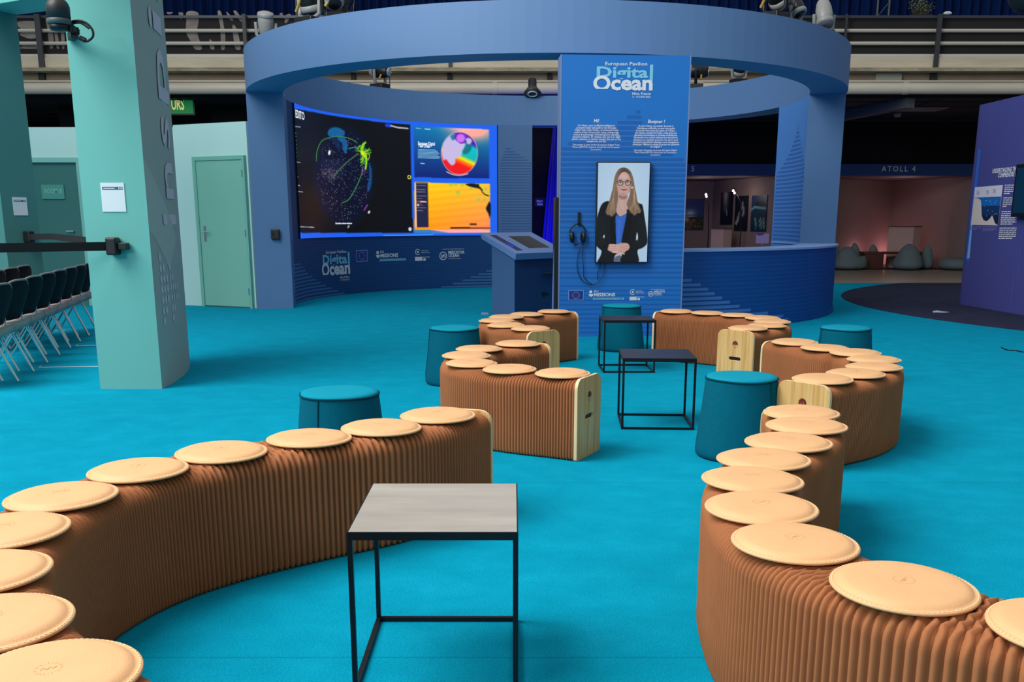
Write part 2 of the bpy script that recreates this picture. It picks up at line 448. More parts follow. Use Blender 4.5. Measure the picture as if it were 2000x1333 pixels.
# gutter pipe
M_pipe = mat('painted_pipe', (218, 210, 192), .45, var=.08, scale=(.8, 4, 4))
e = empty('gutter_pipe', (3, BY + .05, bz(172)), 0, 'cream painted pipe running the full length under the balcony', 'pipe')
mb = MB(); mb.bar((-17, 0, 0), (17, 0, 0), .115, n=20); mb.build('pipe', M_pipe, e)
mb = MB(); mb.box((0, .03, .135), (34, .14, .03)); mb.build('top_strip', M_pipe, e)
for k in range(9):
    mb = MB(); mb.bar((-16 + k * 4.2, 0, 0), (-15.9 + k * 4.2, 0, 0), .122, n=20); mb.build('joint', M_pipe, e)
# fabric banner behind the rails + curtain
M_banner = mat('dark_banner', (42, 38, 40), .85, var=.15, scale=(.7, 1, 1.4))
mb = MB()
yb = BY + .22
mb.box((3, yb, (bz(32) + bz(109)) / 2), (34, .03, bz(32) - bz(109)))
bn = mb.build('balcony_banner', M_banner); tag(bn, 'dark fabric banner hung behind the balcony rails, with pale ribbed picture at its left end', 'banner')
M_bw = mat('banner_print_pale', (156, 144, 136), .8, var=.3, scale=(3, 3, 5), detail=6)
mb = MB()
def bpoly(pts):
    mb.add([at(x, y, yb - .018) for x, y in smooth(pts, 4)], [tuple(range(len(pts) * 4))], M_bw)
bpoly([(365, 23), (386, 24), (388, 40), (385, 60), (390, 80), (394, 96), (381, 96), (372, 80), (363, 62), (364, 42)])
bpoly([(325, 24), (338, 24), (330, 28)]); bpoly([(349, 24), (358, 26), (354, 38), (350, 30)])
bpoly([(425, 23), (432, 24), (437, 50), (440, 70), (439, 95), (432, 95), (431, 70), (430, 50)])
bpoly([(442, 23), (450, 30), (456, 40), (448, 38)]); bpoly([(456, 23), (462, 22), (475, 42), (468, 40)])
bpoly([(454, 50), (460, 52), (466, 70), (470, 95), (460, 95), (456, 75)]); bpoly([(409, 78), (414, 80), (419, 95), (411, 95)])
bpoly([(546, 27), (552, 26), (550, 36)]); bpoly([(558, 30), (568, 28), (562, 42), (556, 44)])
bpoly([(36, 42), (74, 42), (74, 52), (60, 62), (38, 54)]); bpoly([(38, 66), (60, 76), (74, 70), (74, 56), (38, 66)][:4]); bpoly([(40, 92), (58, 83), (76, 90), (78, 95), (40, 95)])
bpoly([(88, 30), (98, 40), (104, 70), (104, 92), (97, 92), (93, 60)]); bpoly([(106, 60), (111, 60), (116, 92), (110, 92)]); bpoly([(119, 58), (125, 60), (126, 92), (121, 92)])
mb.build('printed_ribs', M_bw, bn)
# railing
M_rail = mat('rail_cream', (206, 200, 186), .4)
M_post = mat('post_grey', (56, 58, 62), .5)
rl = empty('balcony_railing', (0, BY + .1, bz(109)), 0, 'long balcony railing with three cream rails and dark posts', 'railing')
r0 = Vector((0, BY + .1, bz(109)))
for y in (109, 83, 58):
    mb = MB(); mb.bar((X0, 0, bz(y) - r0.z), (X1, 0, bz(y) - r0.z), .036 if y != 109 else .05, n=10); mb.build('rail', M_rail, rl)
mb = MB(); mb.box((3, 0, bz(31) - r0.z), (34, .05, .05)); mb.build('top_rail', mat('top_rail_dark', (60, 66, 80), .4), rl)
for px, wd in ((79, .11), (480, .07), (879, .07), (1279, .07), (1649, .04), (1830, .09)):
    x = at(px, 85, BY).x
    mb = MB(); mb.box((x, -.13, (bz(28) + bz(136)) / 2 - r0.z), (wd, .05, bz(28) - bz(136))); mb.build('post', M_post, rl)
# curtain
M_curt = mat('navy_curtain', (8, 34, 84), .9, spec=.1)
mb = MB(); n = 2000; vs = []
for i in range(n + 1):
    x = X0 - 2 + (X1 - X0 + 4) * i / n
    y = BY + 1.6 + .08 * math.sin(x * 31 + 1.3 * math.sin(x * 2.1)) + .04 * math.sin(x * 11.3)
    vs += [(x, y, bz(40)), (x, y, bz(112) + 4.5)]
mb.add(vs, [(2 * i, 2 * i + 2, 2 * i + 3, 2 * i + 1) for i in range(n)], None, True)
tag(mb.build('balcony_curtain', M_curt), 'wide pleated navy blue curtain hanging behind the balcony', 'curtain')
# metal stanchions standing in front of the curtain
M_st = mat('truss_grey', (86, 92, 92), .5)
for i, (a, l) in enumerate(((1725, 'slim lattice mast before the navy curtain, left of the balcony plant'), (590, 'slim grey mast before the navy curtain, above the left of the ring'))):
    x = at(a, 20, BY + .9).x; e = empty('lattice_mast', (x, BY + .9, bz(109)), 0, l, 'mast')
    for dx in (-.12, .12):
        mb = MB(); mb.bar((dx, 0, 0), (dx, 0, 4), .022); mb.build('upright', M_st, e)
    mb = MB()
    for k in range(12): mb.bar((-.12 if k % 2 else .12, 0, .3 * k), (.12 if k % 2 else -.12, 0, .3 * k + .3), .009)
    mb.build('lacing', M_st, e)
# plants on the balcony
M_leaf = mat('olive_leaf', (150, 158, 104), .7, var=.3, scale=(30, 30, 30)); M_leaf2 = mat('dark_leaf', (58, 66, 44), .8, var=.3, scale=(30, 30, 30))
M_pot = mat('rust_planter', (52, 34, 28), .8)
def plant(px, y0, wd, ht, ml, n, label, Y):
    p = at(px, y0, Y); e = empty('balcony_plant', p, 0, label, 'plant')
    f = MB(); st = MB(); rr = random.Random(px)
    mb = MB(); mb.box((0, 0, -.18), (wd * .9, .28, .36)); mb.build('planter', M_pot, e)
    for k in range(14):
        x = rr.uniform(-wd / 2, wd / 2) * .8; h = ht * rr.uniform(.5, 1.0); tip = Vector((x * 1.35, rr.uniform(-.1, .1), h))
        st.tube([(x * .6, 0, -.02), (x, 0, h * .5), tip], .008, n=5)
        for q in range(n):
            t = rr.random() ** .8; c = Vector((x * .6, 0, 0)).lerp(tip, t) + Vector((rr.gauss(0, .04), rr.gauss(0, .04), rr.gauss(0, .02)))
            a = rr.uniform(0, 6.28); s_ = rr.uniform(.025, .05); d = Vector((math.cos(a), math.sin(a) * .6, rr.uniform(.1, 1))).normalized() * s_
            q_ = Vector((-d.y, d.x, 0)).normalized() * s_ * .38
            f.add([c, c + d * .5 + q_, c + d, c + d * .5 - q_], [(0, 1, 2, 3)])
    st.build('stem', mat('stem_brown', (70, 62, 44), .8), e); o = f.build('foliage', ml, e)
plant(1795, 31, .5, .34, M_leaf, 26, 'small leafy plant in a dark planter on the right of the balcony rail', BY + .42)
plant(672, 24, .55, .5, M_leaf2, 30, 'dark bushy plant on the balcony behind the left of the ring', BY + .42)

# ---- under the balcony: ceiling, black back wall
M_ceil = mat('dark_ceiling', (24, 25, 32), .8)
CZ = bz(190) + .02
mb = MB(); mb.box((4, 27.5, CZ + .06), (36, 12.2, .1)); struct(mb.build('ceiling', M_ceil))
M_grid = mat('ceiling_grid', (40, 42, 52), .7)
mb = MB()
for k in range(12): mb.box((4, 22.0 + k * 1.0, CZ + .003), (36, .03, .02))
for k in range(18): mb.box((-13 + k * 2.0, 27.5, CZ + .001), (.03, 12, .02))
tag(mb.build('ceiling_grid', M_grid), kind='structure')
mb = MB(); mb.box((9.35, 23.3, CZ - .012), (.9, .75, .02))
tag(mb.build('ceiling_panel_light', mat('unlit_panel', (132, 132, 136), .6)), 'pale rectangular panel set in the dark ceiling right of the round pavilion', 'ceiling light')
mb = MB(); p = at(1790, 248, 23); mb.lathe([(.0, 0), (.07, .01), (.09, .06), (.09, .1)], (p.x, 24.2, CZ - .1), 16)
tag(mb.build('ceiling_speaker', mat('pale_grey_plastic', (150, 150, 150), .5)), 'small round pale fitting on the dark ceiling', 'ceiling fitting')
M_slant = mat('ceiling_beam_grey', (84, 88, 96), .7)
a, b_ = at(1735, 200, 21.6), at(1655, 235, 24.5)
mb = MB(); mb.sqbar((a.x + .35, 21.45, CZ - .09), (b_.x - 1.0, 27.5, CZ - .09), .2); struct(mb.build('beam_ceiling', M_slant))
M_blk = mat('black_drape', (7, 7, 10), 1)
mb = MB(); mb.box((4, 26.22, (CZ + 2.706) / 2 + .02), (36, .1, CZ - 2.706)); struct(mb.build('wall_upper', M_blk))
mb = MB(); mb.box((4, 33.6, CZ / 2), (36, .1, CZ)); struct(mb.build('wall_back', M_blk))
mb = MB(); mb.box((-14.2, 27.5, CZ / 2), (.1, 12.2, CZ)); struct(mb.build('wall_left', M_blk))
mb = MB(); mb.box((22, 27.5, CZ / 2), (.1, 12.2, CZ)); struct(mb.build('wall_right', M_blk))
# black drapes left of the rooms with a blue lit curtain edge
mb = MB(); mb.box((-4.4, 22.6, 1.9), (11.2, .08, 3.8)); struct(mb.build('wall_drape', M_blk))
mb = MB(); vs = []
xa = at(1080, 300, 22.0).x
for i in range(61):
    t = i / 60; vs += [(xa - .28 + .9 * t, 22.4 + .05 * math.sin(t * 40), 0), (xa + .02 + .6 * t, 22.4 + .05 * math.sin(t * 40), CZ - .25)]
mb.add(vs, [(2 * i, 2 * i + 2, 2 * i + 3, 2 * i + 1) for i in range(60)], None, True)
tag(mb.build('side_curtain', mat('blue_stage_curtain', (52, 44, 170), .7)), 'blue lit curtain seen through the gap left of the information panel', 'curtain')
sp = bpy.data.lights.new('blue_wash', 'AREA'); sp.energy = 45; sp.color = (.06, .03, 1); sp.size = .5; so = bpy.data.objects.new('blue_wash', sp); COL.objects.link(so)
so.location = (.9, 20.9, .5); so.rotation_euler = (Vector((1.2, 22.4, 2.2)) - so.location).to_track_quat('-Z', 'Y').to_euler()
p = at(1055, 395, 22.55)
mb = MB(); mb.box((p.x, 22.545, p.z), (.26, .02, .2)); s_ = mb.build('small_notice', mat('notice_dark', (14, 14, 34), .6))
tag(s_, 'small dark notice with pale lettering on the black drape behind the pavilion', 'notice')
mb = MB(); S = Surf('plane', O=Vector((p.x, 22.535, 0)), U=Vector((1, 0, 0)), N=Vector((0, -1, 0)))
S.text(mb, 'Start', 1048, 395, .05, M_white, bold=.02, off=.003); S.text(mb, 'Salle', 1049, 401, .05, M_white, bold=.02, off=.003); mb.build('lettering', M_white, s_)

# ---- the two rooms
M_room = mat('room_wall', (150, 128, 124), .85)
M_fas = mat('fascia_navy', (8, 56, 120), .6)
M_rfloor = mat('room_floor_dark', (22, 22, 34), .9)
FZ0, FZ1 = 2.41, 2.706
fx0, fx1 = at(1300, 330, 26.1).x, at(1903, 330, 26.1).x
mb = MB(); mb.box(((fx0 + fx1) / 2, 26.1, (FZ0 + FZ1) / 2), (fx1 - fx0, .12, FZ1 - FZ0)); fo = mb.build('fascia_rooms', M_fas); tag(fo, 'long navy sign board over the two open rooms, lettered ATOLL 5 and ATOLL 4', 'sign board')
S = Surf('plane', O=Vector((0, 26.03, 0)), U=Vector((1, 0, 0)), N=Vector((0, -1, 0)))
M_atl = mat('sign_letters_grey', (190, 196, 206), .5)
mb = MB(); S.text(mb, 'ATOLL 4', 1721, 335, .135, M_atl, sp=1.35, bold=.02, w=.88, off=.004); S.text(mb, 'ATOLL 5', 1356, 335, .135, M_atl, align='R', sp=1.35, bold=.02, w=.88, off=.004)
mb.build('lettering', M_atl, fo)
RX = {}
c4 = at(1743, 400, 29.5); c5 = at(1392, 400, 29.5)
r4 = at(1903, 400, 26.2).x; pier0, pier1 = at(1512, 400, 26.2).x, at(1612, 400, 26.2).x
TH = .08
def wall(name, x0, y0, x1, y1, z0, z1, mt):
    a = Vector((x0, y0, 0)); b = Vector((x1, y1, 0)); d = (b - a).normalized(); nn = Vector((-d.y, d.x, 0)) * TH
    m_ = MB(); m_.prism([(a.x, a.y), (b.x, b.y), (b.x + nn.x, b.y + nn.y), (a.x + nn.x, a.y + nn.y)], z0, z1); return struct(m_.build(name, mt))
wall('wall_room_back', pier1, 27.2, c4.x, 29.5, 0, FZ0 + .0, M_room)
wall('wall_room_side', c4.x, 29.5, r4, 26.2, 0, FZ0 + .0, M_room)
wall('wall_gallery_back', fx0 - 1.5, 29.5, c5.x, 29.5, 0, FZ0, M_room)
wall('wall_gallery_side', c5.x, 29.5, pier0, 26.2, 0, FZ0, M_room)
mb = MB(); mb.box(((pier0 + pier1) / 2, 26.5, FZ0 / 2), (pier1 - pier0, .6, FZ0)); struct(mb.build('wall_pier', M_blk))
mb = MB(); mb.box((8, 28, FZ0 + .05), (14, 3.6, .08)); struct(mb.build('ceiling_rooms', mat('room_ceiling', (120, 104, 116), .9)))
mb = MB(); mb.box((8, 29.2, .004), (16, 5.4, .008)); struct(mb.build('floor_rooms', M_rfloor))
def fill(name, loc, col, e, r=.25):
    l = bpy.data.lights.new(name, 'POINT'); l.energy = e; l.color = col; l.shadow_soft_size = r
    o = bpy.data.objects.new(name, l); COL.objects.link(o); o.location = loc
# floor uplights
M_up = mat('uplight_glow', (255, 176, 190), emis=6.0)
for px, py, Y, lb in ((1826, 514, 27.7, 'small glowing pink floor light behind the right beanbags'), (1748, 500, 29.0, 'small glowing pink floor light in the room corner beside the plinth'), (1672, 497, 28.4, 'small glowing pink floor light behind the left beanbags')):
    x = at(px, 500, Y).x
    e = empty('floor_uplight', (x, Y, 0), 0, lb, 'floor light')
    mb = MB(); mb.lathe([(.07, 0), (.08, .02), (.08, .12), (.07, .14)], n=16); mb.build('housing', M_black, e)
    mb = MB(); mb.lathe([(.065, .1405), (.05, .15)], n=16); mb.build('lens', M_up, e)
    l = bpy.data.lights.new('uplight', 'POINT'); l.energy = 18 if px == 1826 else 9; l.color = (1, .45, .5); l.shadow_soft_size = .08
    o = bpy.data.objects.new('uplight', l); COL.objects.link(o); o.location = (x, Y - .05, .28)
M_pinkp, M_creamp = mat('plinth_paint', (214, 178, 168), .7), mat('plinth_cream', (220, 200, 172), .7)
def plinth(px0, pxm, px1, ytop, Y, label):
    a, m_, b = at(px0, 470, Y).x, at(pxm, 470, Y).x, at(px1, 470, Y).x
    zt = at(pxm, ytop, Y).z
    e = empty('plinth', (m_, Y, 0), 0, label, 'plinth')
    mb = MB(); mb.prism([(a - m_, .12), (0, -.1), (b - m_, .1), (a - m_ + b - m_, .28)], 0, zt, M_pinkp)
    mb.build('body', M_pinkp, e)
    mb = MB(); mb.prism([(a - m_ - .02, .12), (0, -.12), (b - m_ + .02, .1), (a - m_ + b - m_, .3)], zt, zt + .03); mb.build('top', mat('plinth_top', (96, 78, 72), .6), e)
plinth(1737, 1780, 1800, 444, 27.35, 'pale pink plinth in the corner of the beanbag room')
plinth(1390, 1411, 1430, 448, 27.2, 'pale pink plinth in the picture room between the two floor lamps')

# pictures in the gallery room
def picture(name, label, O, U, N, u0, u1, v0, v1, paint, parent=None, nx=40, ny=60, em=0, frame=True, mt=None):
    e = empty(name, O + U * ((u0 + u1) / 2) + Vector((0, 0, v0)), 0, label, 'picture')
    base = e.location.copy()
    mb = MB(); T = .02
    q = [O + U * u + N * k + Vector((0, 0, v)) - base for k in (0, T) for u, v in ((u0, v0), (u1, v0), (u1, v1), (u0, v1))]
    mb.add(q, [(0, 1, 2, 3), (4, 5, 6, 7), (0, 1, 5, 4), (1, 2, 6, 5), (2, 3, 7, 6), (3, 0, 4, 7)]); mb.build('canvas', M_black, e)
    us = np.linspace(0, 1, nx); vs_ = np.linspace(0, 1, ny); X, Y = np.meshgrid(us, vs_)
    p = Pic(X, Y); paint(p)
    P = np.zeros(X.shape + (3,))
    for k in range(3): P[..., k] = O[k] - base[k] + U[k] * (u0 + .006 + (u1 - u0 - .012) * X) + N[k] * (T + .002)
    P[..., 2] += v0 + .006 + (v1 - v0 - .012) * Y
    pic_mesh('print', P, p.A, mt or attr_mat('print_matte'), e)
    return e
rng = np.random.RandomState(3)
def pn_sky(p):
    p.put(np.ones(p.X.shape), (22, 60, 130)); g_ = np.exp(-((p.X - .3) ** 2 / .08 + (p.Y - .5) ** 2 / .03)); p.put(np.clip(g_ * 1.1, 0, 1), (220, 228, 240))
    p.poly([(0, .46), (1, .46), (1, .5), (0, .49)], (20, 40, 80), .8); p.put((p.Y < .44) * 1.0, (34, 38, 20))
    for k in range(26): p.ell(rng.rand(), rng.rand() * .36, .04 + rng.rand() * .06, .03, (110 + rng.randint(80), 100, 40), .6)
    p.ell(.12, .34, .14, .08, (214, 180, 120), .9, blur=.5)
def pn_dive(p):
    p.put(np.ones(p.X.shape), (8, 26, 44)); g_ = np.exp(-((p.X - .4) ** 2 / .06)) * np.clip((p.Y - .25) * 1.6, 0, 1); p.put(np.clip(g_, 0, 1), (224, 208, 186))
    p.line([(.5, .46), (.58, .3)], .05, (190, 220, 225), .8)
def pn_w(p):
    p.put(np.ones(p.X.shape), (10, 22, 44))
    for a in ((.35, .5, .2, .2), (.7, .65, .62, .45), (.6, .8, .5, .6), (.25, .38, .1, .22)): p.line([(a[0], a[1]), ((a[0] + a[2]) / 2 + .06, (a[1] + a[3]) / 2), (a[2], a[3])], .07, (196, 200, 190), .8)
    p.ell(.72, .52, .1, .12, (140, 160, 170), .6, blur=.6)
def pn_wave(p):
    p.put(np.ones(p.X.shape), (22, 50, 92)); p.poly([(0, .6), (.2, .7), (1, .68), (1, .0), (0, 0)], (10, 58, 80)); p.ell(.62, .74, .36, .1, (8, 20, 26), 1, blur=.2)
    p.line([(0, .6), (.2, .68), (.95, .64)], .05, (130, 190, 210), .8)
    for k in range(16):
        x = .2 + rng.rand() * .7; p.line([(x, .4 - rng.rand() * .1), (x + .1, .05 + rng.rand() * .1)], .02, (150, 190, 190), .7)
O5 = Vector((0, 29.5, 0)); U5 = Vector((1, 0, 0)); N5 = Vector((0, -1, 0))
def upx(O, U, px):
    # distance along U where the view through photo column px crosses the wall
    d = ray(px, 420); k = d.x / d.y
    return (k * O.y - O.x) / (U.x - k * U.y)
def vpx(O, U, u, py): P = O + U * u; return at(1000, py, P.y).z
picture('wall_picture', 'wide framed picture of a bright sky over dark land, left in the picture room', O5, U5, N5, upx(O5, U5, 1336), upx(O5, U5, 1374.5), vpx(O5, U5, 0, 450), vpx(O5, U5, 0, 389), pn_sky)
Oc = Vector((c5.x, 29.5, 0)); Uc = (Vector((pier0, 26.2, 0)) - Oc).normalized(); Nc = Vector((Uc.y, -Uc.x, 0))
for a, b, t, bt, fn, lb in ((1408, 1431, 375, 439, pn_dive, 'tall picture of pale light falling into dark water'), (1436, 1461, 382, 451, pn_w, 'tall dark picture with pale streaks behind the second floor lamp'), (1468, 1498, 381, 452, pn_wave, 'tall picture of a curling sea wave, nearest the pavilion pillar')):
    ua, ub = upx(Oc, Uc, a), upx(Oc, Uc, b); picture('wall_picture', lb, Oc, Uc, Nc, ua, ub, vpx(Oc, Uc, ua, bt), vpx(Oc, Uc, ub, t), fn, nx=24, ny=60)
# floor lamps
M_bulb = mat('lamp_bulb', (255, 240, 214), emis=9)
for (pb, pt, Y, pts, heads, lb) in ((1384, 400, 27.4, [(1384, 400), (1382, 388), (1380, 375)], [(1379.5, 379.5), (1380.5, 383.5)], 'black floor lamp with two bright bulbs beside the plinth in the picture room'),
                                    (1447, 394, 27.2, [(1447, 396), (1443, 388), (1433, 367)], [(1432.5, 372), (1435, 376.5)], 'black bent floor lamp with two bright bulbs in front of the tall pictures')):
    base = at(pb, 430, Y); e = empty('floor_lamp', (base.x, Y, 0), 0, lb, 'floor lamp')
    L = lambda q: at(q[0], q[1], Y) - Vector((base.x, Y, 0))
    mb = MB(); mb.lathe([(.16, 0), (.16, .02), (.02, .03)], n=20); mb.build('base', M_black, e)
    mb = MB(); mb.tube([(0, 0, .02), L((pb, 450)) * 1.0, L(pts[0])], .016); mb.build('pole', M_black, e)
    mb = MB(); mb.tube([L(q) for q in pts], .018); mb.build('arm', M_black, e)
    for h in heads:
        c = L(h) + Vector((-.01, -.05, 0)); mb = MB(); mb.bar(c + Vector((.03, .05, .02)), c, .028, n=12); hd = mb.build('lamp_head', M_black, e)
        mb = MB(); mb.lathe([(.002, -.028), (.022, -.02), (.028, 0), (.022, .02), (.002, .028)], c + Vector((-.012, -.022, -.01)), 12); mb.build('bulb', M_bulb, hd)
    fill('lamp_glow', (base.x - .1, Y - .15, 1.95), (1, .9, .8), 2.2, .05)
# little purple info stand
p = at(1489, 466, 24.6); e = empty('info_stand', (p.x, 24.6, 0), 0, 'small lilac notice on a stand left of the right pavilion pillar', 'notice stand')
mb = MB(); mb.bar((0, .02, 0), (0, .02, p.z - .08), .012); mb.lathe([(.12, 0), (.12, .015), (.02, .02)], n=16); mb.build('stand', M_chrome, e)
mb = MB(); mb.box((0, 0, p.z), (.32, .015, .24)); bo = mb.build('board', mat('lilac_board', (176, 160, 214), .6), e)
mb = MB(); S = Surf('plane', O=Vector((0, -.008, 0)), U=Vector((1, 0, 0)), N=Vector((0, -1, 0)))
mb.add([S.P(u, p.z + v) for u, v in ((-.16, .12), (.05, .12), (.0, .08), (-.1, .07), (-.16, .1))], [(0, 1, 2, 3, 4)]); mb.build('printed_wave', mat('violet_print', (84, 62, 160), .6), bo)

# beanbags: lofted soft forms
M_bag = mat('grey_green_canvas', (116, 134, 138), .9, var=.06, scale=(4, 4, 4))
def beanbag(px0, px1, ytop, Y, label, tilt=0, arm=0, low=False, z0=.012):
    xa, xb = at(px0, 500, Y).x, at(px1, 500, Y).x; W = (xb - xa) / 2; cx = (xa + xb) / 2; Hh = at(px0, ytop, Y).z
    me = bpy.data.meshes.new('beanbag'); bm = bmesh.new(); bmesh.ops.create_uvsphere(bm, u_segments=28, v_segments=18, radius=1)
    for v in bm.verts:
        z = (v.co.z + 1) / 2; x, y = v.co.x, v.co.y
        s_ = math.sqrt(x * x + y * y) + 1e-6; a = math.atan2(y, x)
        if low: r = (1 - abs(2 * z - 1) ** 3.2) ** (1 / 2.2)
        else: r = (.30 + .74 * (1 - z) ** .75) * (1 - abs(2 * z - 1) ** 5) ** .5 * (1 + .05 * math.sin(3 * a + z * 3))
        zz = z * Hh * (1 + .02 * math.sin(a * 4))
        v.co = Vector((math.cos(a) * r * W + tilt * z * W, math.sin(a) * r * W * .95, max(z0, zz)))
        if arm:
            d = max(0, math.cos(a - (0 if arm > 0 else PI))) ** 3
            if z < .55: v.co.x += (1 if arm > 0 else -1) * d * W * .35; v.co.z += d * Hh * .12 * (z > .2)
    bm.to_mesh(me); bm.free()
    for pl in me.polygons: pl.use_smooth = True
    me.materials.append(M_bag); o = bpy.data.objects.new('beanbag', me); COL.objects.link(o); o.location = (cx, Y, 0)
    tag(o, label, 'beanbag', 'beanbags in the room behind')
beanbag(1622, 1686, 482, 26.4, 'pointed grey-green beanbag at the far left front, next to the round counter', 0, 1)
beanbag(1653, 1686, 475, 27.45, 'grey-green beanbag behind the front left beanbag', -.1)
beanbag(1616, 1643, 471, 26.85, 'dark beanbag peeking out behind the counter end')
beanbag(1688, 1720, 478, 27.9, 'small grey-green beanbag behind the low brown table')
beanbag(1742, 1806, 477, 26.3, 'large pointed beanbag in the middle of the room, in front of the table')
beanbag(1795, 1826, 478, 26.7, 'rounded beanbag right behind the large pointed one')
beanbag(1836, 1900, 503, 26.3, 'low flat beanbag at the right beside the purple wall', 0, 0, True)
M_brown = mat('brown_lacquer', (96, 52, 40), .45)
x0, x1, xl = at(1682, 495, 26.95).x, at(1806, 495, 26.95).x, at(1722, 495, 26.95).x
e = empty('low_table', ((x0 + x1) / 2, 26.95, 0), 0, 'long low brown table between the beanbags', 'table')
zt = at(1700, 492, 26.95).z; mx = (x0 + x1) / 2
mb = MB(); mb.box((0, 0, zt - .03), (x1 - x0, .4, .06)); mb.build('tabletop', M_brown, e, bevel=.01)
mb = MB(); mb.box(((x0 + .05 + xl) / 2 - mx, 0, (zt - .06) / 2 + .005), (xl - x0 - .05, .36, zt - .07)); mb.build('leg', M_brown, e)
mb = MB(); mb.box((x1 - .3 - mx, 0, (zt - .06) / 2 + .005), (.4, .36, zt - .07)); mb.build('leg', M_brown, e)
fill('room_fill', (10.6, 27.2, 2.1), (1, .74, .70), 4); fill('gallery_fill', (5.2, 27.6, 2.1), (1, .8, .76), 4)

# green sign under the balcony
a, b_ = at(335, 187, 21.8), at(378, 222, 21.8); W = 1.06
e = empty('hanging_sign', (b_.x - W / 2, 21.8, (a.z + b_.z) / 2), 0, 'green hanging sign with yellow letters partly hidden by the tall teal column', 'sign')
mb = MB(); mb.box((0, .05, 0), (W + .06, .08, a.z - b_.z + .06)); mb.build('case', M_black, e)
M_gs = mat('green_sign_face', (28, 140, 74), emis=.35, var=.2, scale=(2, 2, 3))
mb = MB(); mb.box((0, .0, 0), (W, .02, a.z - b_.z)); mb.build('face', M_gs, e)
S = Surf('plane', O=Vector((e.location.x, 21.79, 0)), U=Vector((1, 0, 0)), N=Vector((0, -1, 0)))
mb = MB(); M_gy = mat('sign_yellow', (250, 226, 150), emis=.5); S.text(mb, 'URS', 335.5, 214, .22, M_gy, bold=.02, w=.27, off=.004)
o = mb.build('lettering', M_gy, e); o.matrix_parent_inverse = Matrix.Translation(-e.location)
for sx_ in (-.3, .3): mb = MB(); mb.bar((sx_, .05, .1), (sx_, .05, CZ - e.location.z), .012); mb.build('rod', M_black, e)

def wloc(o):
    v = Vector((0, 0, 0))
    while o: v += o.location; o = o.parent
    return v
def bw(mb, name, mt, parent, **k):
    """build from world coordinates under an unrotated parent"""
    d = wloc(parent); mb.v = [(p[0] - d.x, p[1] - d.y, p[2] - d.z) for p in mb.v]
    return mb.build(name, mt, parent, **k)

# ================================================================== MINT ROOM WALL AND DOORS
M_mint = mat('mint_wall', (184, 224, 220), .7)
M_door = mat('sea_green_door', (126, 190, 172), .55)
M_frame = mat('sea_green_frame', (116, 184, 168), .55)
M_door_shade = mat('shade_toned_teal_door', (50, 112, 108), .6)  # darker teal puts the shade over this door into its colour
def slab(mb, a, b, z0, z1, th, mt=None):
    a, b = Vector((a[0], a[1], 0)), Vector((b[0], b[1], 0)); d = (b - a).normalized(); n = Vector((-d.y, d.x, 0)) * th
    return mb.prism([(a.x, a.y), (b.x, b.y), (b.x + n.x, b.y + n.y), (a.x + n.x, a.y + n.y)], z0, z1, mt)
WA, WB = Vector((-5.06, 15.22, 0)), Vector((-3.82, 14.645, 0))
mb = MB(); slab(mb, WA, WB, 0, 2.67, .12); struct(mb.build('wall_mint_right', M_mint))
mb = MB(); slab(mb, (-12, 15.22), (-5.06, 15.22), 0, 2.64, .12); struct(mb.build('wall_mint_left', M_mint))
WU = (WB - WA).normalized(); WN = Vector((WU.y, -WU.x, 0))
S = Surf('plane', O=WA, U=WU, N=WN)
u0, u1 = S.uv(388, 400)[0], S.uv(489, 320)[0] + .02
def Dp(u, z, off): return WA + WU * u + WN * off + Vector((0, 0, z))
def pbox(mb, S_, u0, u1, z0, z1, o0, o1, mt=None):
    q = [S_.P(u, z, o) for o in (o0, o1) for u, z in ((u0, z0), (u1, z0), (u1, z1), (u0, z1))]
    return mb.add(q, [(3, 2, 1, 0), (4, 5, 6, 7), (0, 1, 5, 4), (1, 2, 6, 5), (2, 3, 7, 6), (3, 0, 4, 7)], mt)
D1 = MB(); pbox(D1, S, u0 + .04, u0 + .90, .02, 2.14, .003, .045); d1 = D1.build('door_1', M_door); struct(d1)
mb = MB(); pbox(mb, S, u0 - .02, u0 + .036, 0, 2.2, .0, .06); pbox(mb, S, u0 + .904, u0 + .95, 0, 2.2, .0, .06); pbox(mb, S, u0 + .036, u0 + .904, 2.144, 2.2, .0, .06); mb.build('door_frame', M_frame, d1)
hu, hz = S.uv(405, 457)
mb = MB(); pbox(mb, S, hu - .02, hu + .025, hz - .11, hz + .12, .045, .052); hp = mb.build('lock_plate', M_chrome, d1)
mb = MB(); mb.bar(S.P(hu, hz + .03, .05), S.P(hu, hz + .03, .10), .011); mb.bar(S.P(hu - .005, hz + .03, .10), S.P(hu + .12, hz + .03, .10), .010); mb.build('door_handle', M_chrome, d1)
mb = MB()
for z in (.25, 1.1, 1.95): pbox(mb, S, u0 + .895, u0 + .915, z - .05, z + .05, .04, .066)
mb.build('hinge', M_chrome, d1)
S = Surf('plane', O=Vector((-12, 15.22, 0)), U=Vector((1, 0, 0)), N=Vector((0, -1, 0)))
ua, ub = S.uv(60, 330)[0] - .06, S.uv(152, 322)[0]
M_f2 = mat('pale_green_frame', (126, 192, 182), .6)
mb = MB(); pbox(mb, S, ua, ub, .0, 2.13, .004, .02); d2 = struct(mb.build('door_2', M_door_shade))
mb = MB(); pbox(mb, S, ua - .07, ua, 0, 2.2, 0, .07); pbox(mb, S, ub, ub + .08, 0, 2.2, 0, .07); pbox(mb, S, ua, ub, 2.13, 2.2, 0, .07); mb.build('door_frame', M_f2, d2)
hu, hz = S.uv(146, 452)
mb = MB(); mb.bar(S.P(hu, hz, .02), S.P(hu, hz, .07), .011); mb.bar(S.P(hu + .01, hz, .07), S.P(hu - .1, hz, .07), .01); mb.build('door_handle', M_chrome, d2)
q0, q1 = S.uv(85, 389), S.uv(126, 361)
